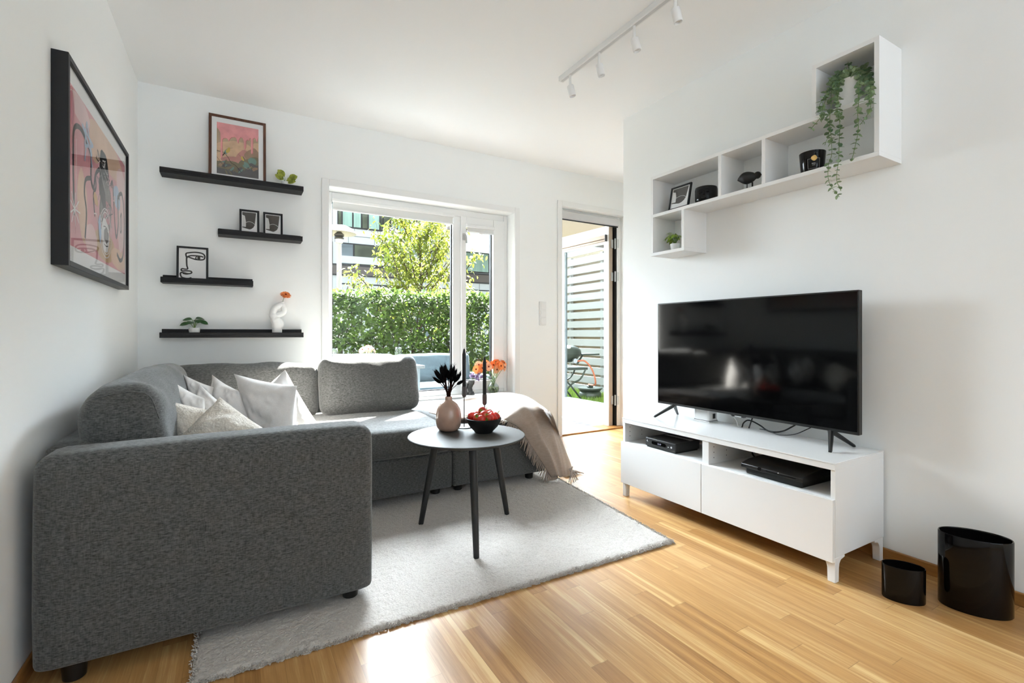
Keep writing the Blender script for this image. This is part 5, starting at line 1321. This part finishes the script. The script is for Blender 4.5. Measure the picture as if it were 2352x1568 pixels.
# ------------------------------------------------------------------ window sill
SZ = WZ0 + 0.016
def sill_things():
    c = V((px(1079, 900, 3.85).x, 3.85, SZ))
    def sp_(v): return px(1079, v, 3.85).z - SZ
    t = thing('sculptural_vase', 'dark grey sculptural vase on the window sill behind the candles', 'vase', c)
    pts = [(1083, 914), (1082, 905), (1080, 895), (1079, 888), (1082, 880), (1083, 873)]
    P = crom([px(u, v, 3.85) for u, v in pts], 5); P[0].z = SZ
    rs = [0.036] * 3 + [0.030] * 5 + [0.020] * 6 + [0.024] * 6 + [0.029] * 6
    MB().tube(P, rs[:len(P)], 18).tube([px(1075, 912, 3.85), px(1070, 895, 3.85), px(1074, 880, 3.85)], [0.008, 0.010, 0.012], 10).build('body', 'stone_vase', t, smooth=True)
    top = px(1083, 873, 3.85)
    for i, (u, v, R) in enumerate(((1085, 865, 0.036), (1094, 866, 0.026), (1100, 858, 0.026), (1107, 866, 0.024), (1097, 872, 0.022))):
        f = px(u, v, 3.845); t = thing('lilac_flower', 'ruffled lilac flower in the dark grey vase on the sill', 'flower', top, 'lilac flowers on the sill')
        MB().tube([top + V((0, 0, -.02)), top.lerp(f, .5), f], 0.0013, 5).build('flower_stem', 'stem_green', t)
        m = MB(); r = random.Random(i)
        for k in range(34):
            d = V((r.uniform(-1, 1), r.uniform(-1.2, .4), r.uniform(-.3, 1))).normalized(); m.leaf(f, d, V((r.uniform(-1, 1), -1, r.uniform(-1, 1))), R * r.uniform(.6, 1), R * .7, r.uniform(-.4, .5), 0, (.2, .8, 1, .7))
        m.build('petals', 'petal_lilac', t)
    # round glass vase with orange gerberas
    c = V((px(1133, 900, 3.855).x, 3.855, SZ)); t = thing('glass_vase', 'round clear glass vase with orange flowers on the window sill', 'vase', c)
    pr = [(0.0, 0.004), (0.036, 0.004), (0.050, 0.018), (0.055, 0.040), (0.050, 0.064), (0.030, 0.090), (0.022, 0.104), (0.026, 0.125), (0.036, 0.150)]
    MB().lathe([(0.0, 0.0)] + pr[1:] + [(r_ - 0.002, z_) for r_, z_ in reversed(pr)], c, 30).build('glass', 'clear_glass', t, smooth=True)
    MB().lathe([(0.0, 0.006), (0.036, 0.007), (0.046, 0.020), (0.0505, 0.040), (0.048, 0.056), (0.0, 0.057)], c, 24).build('water', 'water', t, smooth=40)
    fl = [(1100, 838, (-.3, -.8, .5)), (1094, 848, (-.8, -.5, .2)), (1117, 834, (0, -.8, .7)), (1122, 842, (0, -.95, .3)), (1108, 845, (-.2, -.9, .2)), (1133, 838, (.1, -.9, .3)), (1141, 848, (.1, -.95, -.2)), (1139, 830, (.1, .4, .9)), (1157, 834, (.5, -.6, .6)), (1158, 843, (.6, -.7, .2)), (1150, 840, (.3, -.9, .2)), (1146, 835, (.2, -.5, .8)), (1097, 853, (-.5, -.4, -.7))]
    neck = c + V((0, 0, 0.10))
    for i, (u, v, n) in enumerate(fl):
        yy = 3.845 - 0.035 * math.sin(i * 2.1); f = px(u, v, yy)
        t = thing('gerbera', 'orange gerbera bunched in the round glass vase on the sill', 'flower', c + V((0, 0, .02)), 'orange gerberas in the glass vase')
        a = i * 0.9; b0 = c + V((math.cos(a) * .028, math.sin(a) * .028, .014)); k = neck + V((-math.cos(a) * .013, -math.sin(a) * .013, 0))
        MB().tube(crom([b0, k, k.lerp(f, .6) + V((0, 0, .01)), f], 5), 0.0019, 6).build('flower_stem', 'stem_green', t, smooth=True)
        gerbera(t, f, n, 0.040, 'petal_orange' if i % 3 else 'petal_peach', 22, 2, i)
sill_things()
# ------------------------------------------------------------------ outdoors
GZ = -0.06
struct(MB().box(-9, 16, YO, 19, -0.16, -0.07).build('ground', 'soil', loc=(0, YO, -0.16)))
dk = MB(); n = 0; yy = YO + 0.005
while yy < 5.98:
    dk.box(-1.2, 4.40, yy, yy + 0.118, -0.055, -0.028); yy += 0.124
struct(dk.build('terrace_floor', 'deck_board'))
# outside skin of the house beside the openings is the wall itself; balcony soffit above the terrace door
struct(MB().box(2.60, 6.0, YO + 0.005, 6.30, 2.50, 2.64).build('balcony_soffit', 'soffit'))
struct(MB().box(2.60, 6.0, 6.302, 6.36, 2.47, 2.80).build('balcony_edge', 'facade_brown'))
t = thing('ceiling_hook', 'small metal hook under the balcony above the terrace door', 'hook', (3.55, 4.6, 2.46))
MB().tube([(3.55, 4.6, 2.499), (3.55, 4.6, 2.475)], 0.008, 8).tube([(3.55 + 0.022 * math.cos(a * .7), 4.6, 2.455 + 0.022 * math.sin(a * .7)) for a in range(10)], 0.004, 6).build('hook_ring', 'steel', t, smooth=True)

# hedge
def hedge():
    t = thing('hedge', 'tall clipped green hedge along the terrace outside the window', 'hedge', (1.8, 6.45, -0.07))
    r = random.Random(31); x0, x1, y0, y1, zt = -1.2, 4.20, 6.15, 6.95, 1.51
    lf = MB()
    def put(p, out, k=1.0):
        d = (V(out) * r.uniform(.2, 1.0) + V((r.uniform(-1, 1), r.uniform(-.5, .5), r.uniform(-.9, .5)))).normalized()
        up = (V(out) + V((r.uniform(-.7, .7), r.uniform(-.7, .7), r.uniform(0.2, 1.2)))).normalized()
        L = r.uniform(0.05, 0.085) * k; lf.leaf(p, d, up, L, L * r.uniform(.55, .72), r.uniform(0, .4), 0, (0.1, .85, 1.0, .55, 0.0), 0.15)
    for i in range(14500):
        x = r.uniform(x0, x1); z = -0.08 + (zt + .08) * r.random() ** 0.85
        bulge = 0.10 * noise.noise(V((x * 1.6, z * 2.0, 1.0)))
        depth = abs(r.gauss(0, .13))
        if noise.noise(V((x * 3.1, z * 3.1, 7.0))) < -0.42 and z < 1.3 and r.random() < .75: continue
        put(V((x, y0 + 0.06 + bulge + depth, z)), (0, -1, .35))
    for i in range(5200):
        x, y = r.uniform(x0, x1), r.uniform(y0, y1); z = zt + 0.07 * noise.noise(V((x * 2.2, y * 2, 0))) + r.gauss(0, .025)
        put(V((x, y, z)), (0, -.3, 1), 0.95)
    for i in range(3000):
        put(V((r.uniform(x0, x1), r.uniform(y1 - .15, y1), r.uniform(-.05, zt))), (0, 1, .2), 1.1)
    lf.build('foliage', 'hedge_leaf', t)
    st = MB()
    for i in range(46):
        x = x0 + (i + r.random()) * (x1 - x0) / 46; y = r.uniform(6.40, 6.62)
        P = [V((x, y, -0.11))]
        while P[-1].z < 1.40: P.append(P[-1] + V((r.uniform(-.05, .05), r.uniform(-.04, .04), r.uniform(.15, .25))))
        st.tube(P, [0.016 * (1 - .6 * k / len(P)) for k in range(len(P))], 6)
        for k in range(1, len(P) - 1):
            for q in range(2):
                e = P[k] + V((r.uniform(-.22, .22), r.uniform(-.34, .2), r.uniform(.05, .28))); st.tube([P[k], e], [0.006, .003], 4)
    st.build('branches', 'bark', t)
hedge()

# young tree behind the hedge
def tree(base, h, spread, seed, label, nl):
    r = random.Random(seed); t = thing('tree', label, 'tree', base)
    b = MB(); lf = MB(); tips = []
    trunk = [base + V((0, 0, h * k / 9)) + V((r.uniform(-.05, .05), r.uniform(-.05, .05), 0)) * (k > 0) for k in range(10)]
    b.tube(trunk, [0.055 * (1 - .85 * k / 9) for k in range(10)], 8)
    for i in range(44):
        f_ = 0.24 + 0.74 * i / 44; k = int(f_ * 9); p = trunk[k].lerp(trunk[min(9, k + 1)], f_ * 9 - k)
        a = i * 2.4 + r.uniform(-.4, .4); L = spread * (1.18 - f_) * r.uniform(.6, 1.15) + 0.18
        e = p + V((math.cos(a) * L, math.sin(a) * L, L * r.uniform(.45, 1.05)))
        m_ = p.lerp(e, .5) + V((0, 0, -.04)); P = crom([p, m_, e], 5)
        b.tube(P, [0.018 * (1 - .8 * q / len(P)) * (1.2 - f_) + .003 for q in range(len(P))], 5)
        for q in range(3, len(P)):
            tips.append((P[q], (P[q] - P[q - 1]).normalized()))
            for w in range(2):
                d = (e - p).normalized() + V((r.uniform(-.8, .8), r.uniform(-.8, .8), r.uniform(-.3, .6)))
                s_ = P[q]; e2 = s_ + d.normalized() * r.uniform(.12, .30); b.tube([s_, e2], [.004, .002], 4); tips.append((s_.lerp(e2, .6), d)); tips.append((e2, d))
    for i in range(nl):
        p, d = r.choice(tips); q = p + V((r.gauss(0, .05), r.gauss(0, .05), r.gauss(0, .045)))
        dd = V((r.uniform(-1, 1), r.uniform(-1, 1), r.uniform(-1.0, .25))).normalized(); L = r.uniform(.065, .105)
        lf.leaf(q, dd, V((r.uniform(-.5, .5), r.uniform(-.5, .5), 1)), L, L * .42, r.uniform(.1, .5), 0, (0.1, .85, 1.0, .6, 0.0), .15)
    lf.build('crown', 'tree_leaf', t); b.build('trunk', 'bark', t)
tree(px(965, 760, 8.4) * 1 + V((0, 0, -1.115)) if False else V((px(965, 700, 8.4).x, 8.4, -0.07)), 3.1, 1.25, 5, 'young light green tree growing behind the hedge', 6400)

# apartment building across the street
def building():
    yb = 18.0
    t = thing('apartment_building', 'white apartment building with dark window bands behind the tree', 'building', (8, yb, -0.07))
    def z(v, u): return px(u, v, yb).z
    z_up = z(530, 860); zj = z(547, 860); zw1 = z(563.5, 860); zw0 = z(613, 860); zb0 = z(634, 860); zl1 = z(653.5, 860)
    XA, XB = px(776, 500, yb).x, px(945, 500, yb).x
    MB().box(-4, 17, yb, yb + 4, -0.07, 6.9).build('facade', 'facade_white', t)
    j = MB(); j.box(-4, 17, yb - 0.012, yb, zj - 0.012, zj + 0.012)
    for i in range(40):
        x = -3 + i * 0.47; j.box(x - .007, x + .007, yb - .010, yb, zw1, zj) if i % 5 else None
        j.box(x + .21, x + .224, yb - .010, yb, zj, z_up) if i % 2 == 0 else None
        j.box(x + .1, x + .114, yb - .010, yb, zl1, zb0) if i % 3 else None
    j.build('panel_joint', 'facade_joint', t)
    def strip(x0, x1, za, zb_, cuts, panes, frame='facade_dark'):
        w = MB().box(x0, x1, yb - 0.03, yb, za, zb_).build('window_band', frame, t)
        xs = [x0] + cuts + [x1]
        for i in range(len(xs) - 1):
            m_ = panes[i % len(panes)]
            if m_: MB().box(xs[i] + .03, xs[i + 1] - .03, yb - 0.045, yb - 0.03, za + .05, zb_ - .05).build('window_glass', m_, w)
    def X(u): return px(u, 500, yb).x
    # upper windows with pale teal curtains
    cu = [X(u) for u in (785, 810, 830, 845, 872, 879, 897, 912)]
    strip(X(775), X(944), z_up, z_up + 1.9, cu, ['window_dark', 'curtain_teal', 'curtain_teal', 'window_dark', 'curtain_teal', 'window_dark', 'window_dark', 'window_sky', 'curtain_teal'])
    strip(X(955), X(1300), z_up + .55, z_up + 1.9, [X(1000), X(1050), X(1120)], ['window_dark', 'window_sky'])
    # middle band
    strip(X(781), X(1000), zw0, zw1, [X(812), X(882), X(897)], ['window_sky', 'window_dark', 'window_dark', 'window_sky'])
    strip(X(1036), X(1150), zw0 + .05, zw1 + .1, [X(1069), X(1122)], ['window_dark', 'curtain_teal', 'window_sky'])
    strip(X(700), X(764), zw0, zw1, [X(730)], ['window_sky', 'window_dark'])
    wl_ = MB().box(X(781), X(1000), yb - .05, yb - .045, zw0 + .07, zw0 + .33).build('window_sill_panel', 'facade_white', t)
    # brown spandrel band
    MB().box(X(700), X(1160), yb - 0.035, yb, zb0, zw0).build('spandrel', 'facade_brown', t)
    MB().box(X(700), X(1160), yb - 0.045, yb, zb0 - .05, zb0).box(X(700), X(1160), yb - .045, yb, zw0 - .03, zw0 + .03).build('spandrel_edge', 'facade_dark', t)
    # lower windows
    strip(X(781), X(1160), zl1 - 2.2, zl1, [X(812), X(874), X(935), X(990), X(1090)], ['facade_white', 'facade_white', 'window_dark', 'window_sky'])
    # projecting balcony slab at the upper right
    MB().box(X(988), X(1180), yb - 1.6, yb, z_up + .02, z_up + .40).build('balcony_slab', 'facade_brown', t)
    MB().box(X(980), X(1180), yb - 1.66, yb - 1.60, z_up - .75, z_up + .02).build('balcony_front', 'facade_white', t)
building()

# street lamp
def street_lamp():
    y = 11.0; c = V((px(779, 600, y).x, y, 0)); zt = px(779, 519, y).z; zs = px(779, 536, y).z; zp = px(779, 559, y).z
    t = thing('street_lamp', 'street lamp with a wide round white shade left of the tree', 'street lamp', (c.x, y, -0.07))
    MB().lathe([(0.07, -0.07), (0.07, 0.6), (0.055, 0.62), (0.05, zp)], (c.x, y, 0), 16).build('pole', 'lamp_white', t, smooth=40)
    MB().lathe([(0.06, zt + .02), (0.16, zt), (0.28, zt - .06), (0.37, zs), (0.36, zs - .008), (0.26, zt - .085), (0.0, zt - .06)], (c.x, y, 0), 32).build('shade', 'lamp_white', t, smooth=50)
    hd = MB().lathe([(0.06, zp), (0.08, zp + .02), (0.08, zp + .09), (0.06, zp + .10), (0.0, zp + .10)], (c.x, y, 0), 20).build('globe', 'steel_pale', t, smooth=40)
    MB().lathe([(0.09, zp + .10), (0.105, zp + .115), (0.09, zp + .125), (0.07, zp + .14), (0.105, zp + .155), (0.09, zp + .17), (0.11, zp + .19), (0.04, zp + .26), (0.0, zp + .26)], (c.x, y, 0), 20).build('louvre', 'cup_pewter', hd, smooth=30)
    for k in (-1, 1): MB().tube([(c.x + k * .05, y, zp + .2), (c.x + k * .05, y, zt - .05)], .008, 6).build('shade_rod', 'steel', t)
street_lamp()

# outdoor lounge sofa with grey-blue cushions
def outdoor_sofa():
    y = 5.35
    t = thing('outdoor_sofa', 'blue-grey cushioned garden sofa in front of the hedge', 'garden sofa', (1.9, y, -0.03))
    xa, xb = 0.65, 2.62
    F = 'outdoor_frame'
    MB().box(xa, xb, y + .30, y + .34, 0.52, 0.60).box(xa, xb, y + .30, y + .34, 0.36, 0.42).box(xa, xb, y - .35, y + .34, 0.20, 0.27).build('frame', F, t, bevel=.004)
    for x in (xa, 1.62, xb - .05):
        for yy in (y - .35, y + .29): MB().box(x, x + .05, yy, yy + .05, -0.028, 0.60 if yy > y else .27).build('leg', F, t)
    for i, (a, b) in enumerate(((xa + .03, 1.62), (1.64, xb - .03))):
        MB().puff((a, y - .35, .27), (b, y + .26, .42), .05, (0, 0, .015), 10, .006, 4, seed=i).build('seat_cushion', 'outdoor_cushion', t, smooth=True)
        X = Matrix.Translation((0, y + .20, .42)) @ Matrix.Rotation(-.18, 4, 'X')
        MB().puff((a, -.07, -.02), (b, .07, .34 if i == 0 else .325), .05, (0, .02, .012), 12, .010, 4, X, seed=5 + i).build('back_cushion', 'outdoor_cushion', t, smooth=True)
    MB().box(xb - .02, xb + .05, y - .36, y + .34, .46, .50).box(xb - .02, xb + .05, y - .36, y - .31, -0.028, .46).box(xb - .02, xb + .05, y + .29, y + .34, -0.028, .46).build('armrest', F, t)
outdoor_sofa()
def garden_table():
    y0, y1, x0, x1, z = 4.30, 4.95, 0.25, 1.55, px(845, 838, 4.62).z
    t = thing('garden_table', 'pale garden table laid with glasses just outside the window', 'table', ((x0 + x1) / 2, 4.6, -0.028))
    MB().box(x0, x1, y0, y1, z - .03, z).build('tabletop', 'outdoor_table', t, bevel=.004)
    for x in (x0 + .04, x1 - .09):
        for y in (y0 + .03, y1 - .08): MB().box(x, x + .05, y, y + .05, -0.028, z - .03).build('leg', 'outdoor_frame', t)
    return z
GT = garden_table()
def wine_glass(c, hb, label, R=0.036):
    t = thing('wine_glass', label, 'glass', c, 'wine glasses on the garden table')
    pr = [(0.030, 0.0), (0.030, 0.002), (0.006, 0.006), (0.0035, 0.02), (0.0035, 0.05), (0.010, 0.060), (R, 0.092), (R * .92, 0.130), (R * .72, hb), (R * .69, hb), (R * .88, 0.130), (R * .94, 0.094), (0.006, 0.064), (0.0, 0.063)]
    MB().lathe(pr, c, 24).build('glass', 'clear_glass', t, smooth=True); return t
def at_table(u, y): return V((px(u, 835, y).x, y, GT))
wine_glass(at_table(915, 4.60), 0.165, 'empty wine glass on the garden table near the middle of the window')
wine_glass(at_table(768, 4.50), 0.165, 'empty wine glass on the garden table at the left edge of the window')
g = at_table(777, 4.75); t = thing('tumbler', 'low clear drinking glass on the garden table', 'glass', g)
MB().lathe([(0.034, 0.0), (0.042, 0.075), (0.039, 0.075), (0.031, 0.005), (0.0, 0.005)], g, 24).build('glass', 'clear_glass', t, smooth=40)
g = at_table(845, 4.62); t = wine_glass(g, 0.165, 'stemmed glass holding peach flowers on the garden table', 0.042)
t['group'] = 'wine glasses on the garden table'
for i, (u, v, n) in enumerate(((833, 803, (-.5, -.4, .6)), (846, 801, (.1, -.85, .3)), (857, 803, (.7, -.2, .5)), (839, 803, (0, -.3, .9)))):
    f = px(u, v, 4.61 + .01 * i); t = thing('gerbera', 'pale peach gerbera in the stemmed glass outdoors', 'flower', g + V((0, 0, .07)), 'peach gerberas on the garden table')
    MB().tube(crom([g + V((.004 * i - .006, 0, .07)), g.lerp(f, .6) + V((0, 0, .02)), f], 4), .0018, 5).build('flower_stem', 'stem_green', t, smooth=True)
    gerbera(t, f, n, .040, 'petal_peach', 18, 2, 40 + i)

# white slatted screen beside the terrace
def screen():
    x = 5.50; t = thing('slatted_screen', 'white horizontal slatted privacy screen beside the terrace', 'fence', (x, 5.8, -0.07))
    z = -0.06
    i = 0
    while z < 2.40:
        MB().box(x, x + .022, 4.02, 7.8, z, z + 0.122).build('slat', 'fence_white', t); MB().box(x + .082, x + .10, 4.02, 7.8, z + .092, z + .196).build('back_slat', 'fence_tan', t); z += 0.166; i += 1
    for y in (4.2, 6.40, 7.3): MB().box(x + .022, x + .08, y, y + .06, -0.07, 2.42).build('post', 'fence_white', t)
screen()
# lawn strip in front of the screen
def lawn():
    r = random.Random(17); m = MB()
    for i in range(8000):
        x, y = r.uniform(4.42, 5.48), r.uniform(5.4, 7.3)
        h = r.uniform(.04, .11); m.leaf((x, y, -0.07), (r.uniform(-.35, .35), r.uniform(-.35, .35), 1), (r.uniform(-1, 1), r.uniform(-1, 1), .1), h, .006, .3, 0, (.8, 1, .6, 0))
    o = m.build('grass', 'grass_blade'); tag(o, 'short green grass growing in front of the slatted screen', 'grass', kind='stuff')
lawn()
# gas grill on a folding stand
def grill():
    c = V((4.42, 5.98, 0)); z = 0.655
    t = thing('gas_grill', 'dark green gas grill on a folding cross-leg stand by the screen', 'grill', (c.x, c.y, -0.028))
    G = 'grill_green'; d = V((0.80, -0.10, 0)).normalized(); s = V((-d.y, d.x, 0)); XG = basis(c + V((0, 0, z)), d, s, V((0, 0, 1)))
    MB().lathe([(0.0, 0.165), (.10, 0.158), (.18, 0.130), (.225, 0.085), (.235, 0.035), (.225, 0.03), (0.0, 0.05)], (0, 0, 0), 28, 0, 1.1, .8, X=XG).build('lid', G, t, smooth=50)
    MB().lathe([(0.0, -0.10), (.09, -0.10), (.17, -0.06), (.235, 0.022), (.235, 0.034), (0.0, 0.034)], (0, 0, 0), 28, 0, 1.1, .8, X=XG).build('cook_box', G, t, smooth=50)
    MB().box(.22, .52, -.15, .15, .005, .03, 0, XG).build('side_table', G, t, bevel=.006)
    MB().box(-.52, -.22, -.15, .15, .005, .03, 0, XG).build('side_table', G, t, bevel=.006)
    MB().tube([XG @ V((.30, 0, 0)), XG @ V((.20, 0, -.14))], .016, 8).build('support', G, t)
    MB().lathe([(0.0, .04), (.035, .04), (.035, 0.0)], (0, 0, 0), 16, X=basis(XG @ V((.04, -.19, -.07)), d, V((0, 0, 1)), -s)).build('control_knob', 'steel', t, smooth=40)
    MB().box(-.30, .30, -.16, .16, -.215, -.18, 0, XG).build('stand_top', G, t, bevel=.004)
    zt = -.20; zb_ = -z - .028
    for sy in (-.15, .15):
        MB().tube([XG @ V((-.27, sy, zt)), XG @ V((0, sy, (zt + zb_) / 2)), XG @ V((.20, sy, zb_ + .005))], .014, 8).build('leg', G, t)
        MB().tube(crom([XG @ V((.27, sy, zt)), XG @ V((.17, sy, zt * .68 + zb_ * .32)), XG @ V((0, sy, (zt + zb_) / 2)), XG @ V((-.20, sy, zb_ + .005))], 5), .014, 8).build('leg', G, t)
    h0 = XG @ V((.10, -.16, -.08))
    g0 = V((5.00, 6.10, -0.07))
    ct = thing('gas_canister', 'low dark green gas canister standing in the grass below the grill', 'gas bottle', g0)
    MB().lathe([(0.0, 0.0), (.16, 0.0), (.18, .03), (.18, .10), (.16, .125), (.0, .13)], g0, 28).build('body', G, ct, smooth=50)
    MB().lathe([(.15, .12), (.185, .165), (.20, .17), (.20, .19), (.0, .19)], g0, 28).build('collar', G, ct, smooth=40)
    MB().lathe([(0.045, .19), (.055, .21), (.035, .235), (0.0, .235)], g0, 14).build('valve', G, ct, smooth=40)
    MB().tube(crom([h0, h0 + V((.12, -.05, .0)), h0 + V((.21, -.12, -.14)), h0 + V((.20, -.20, -.34)), g0 + V((-.03, 0, .24))], 6), .013, 8).build('hose', 'hose', t, smooth=True)
grill()
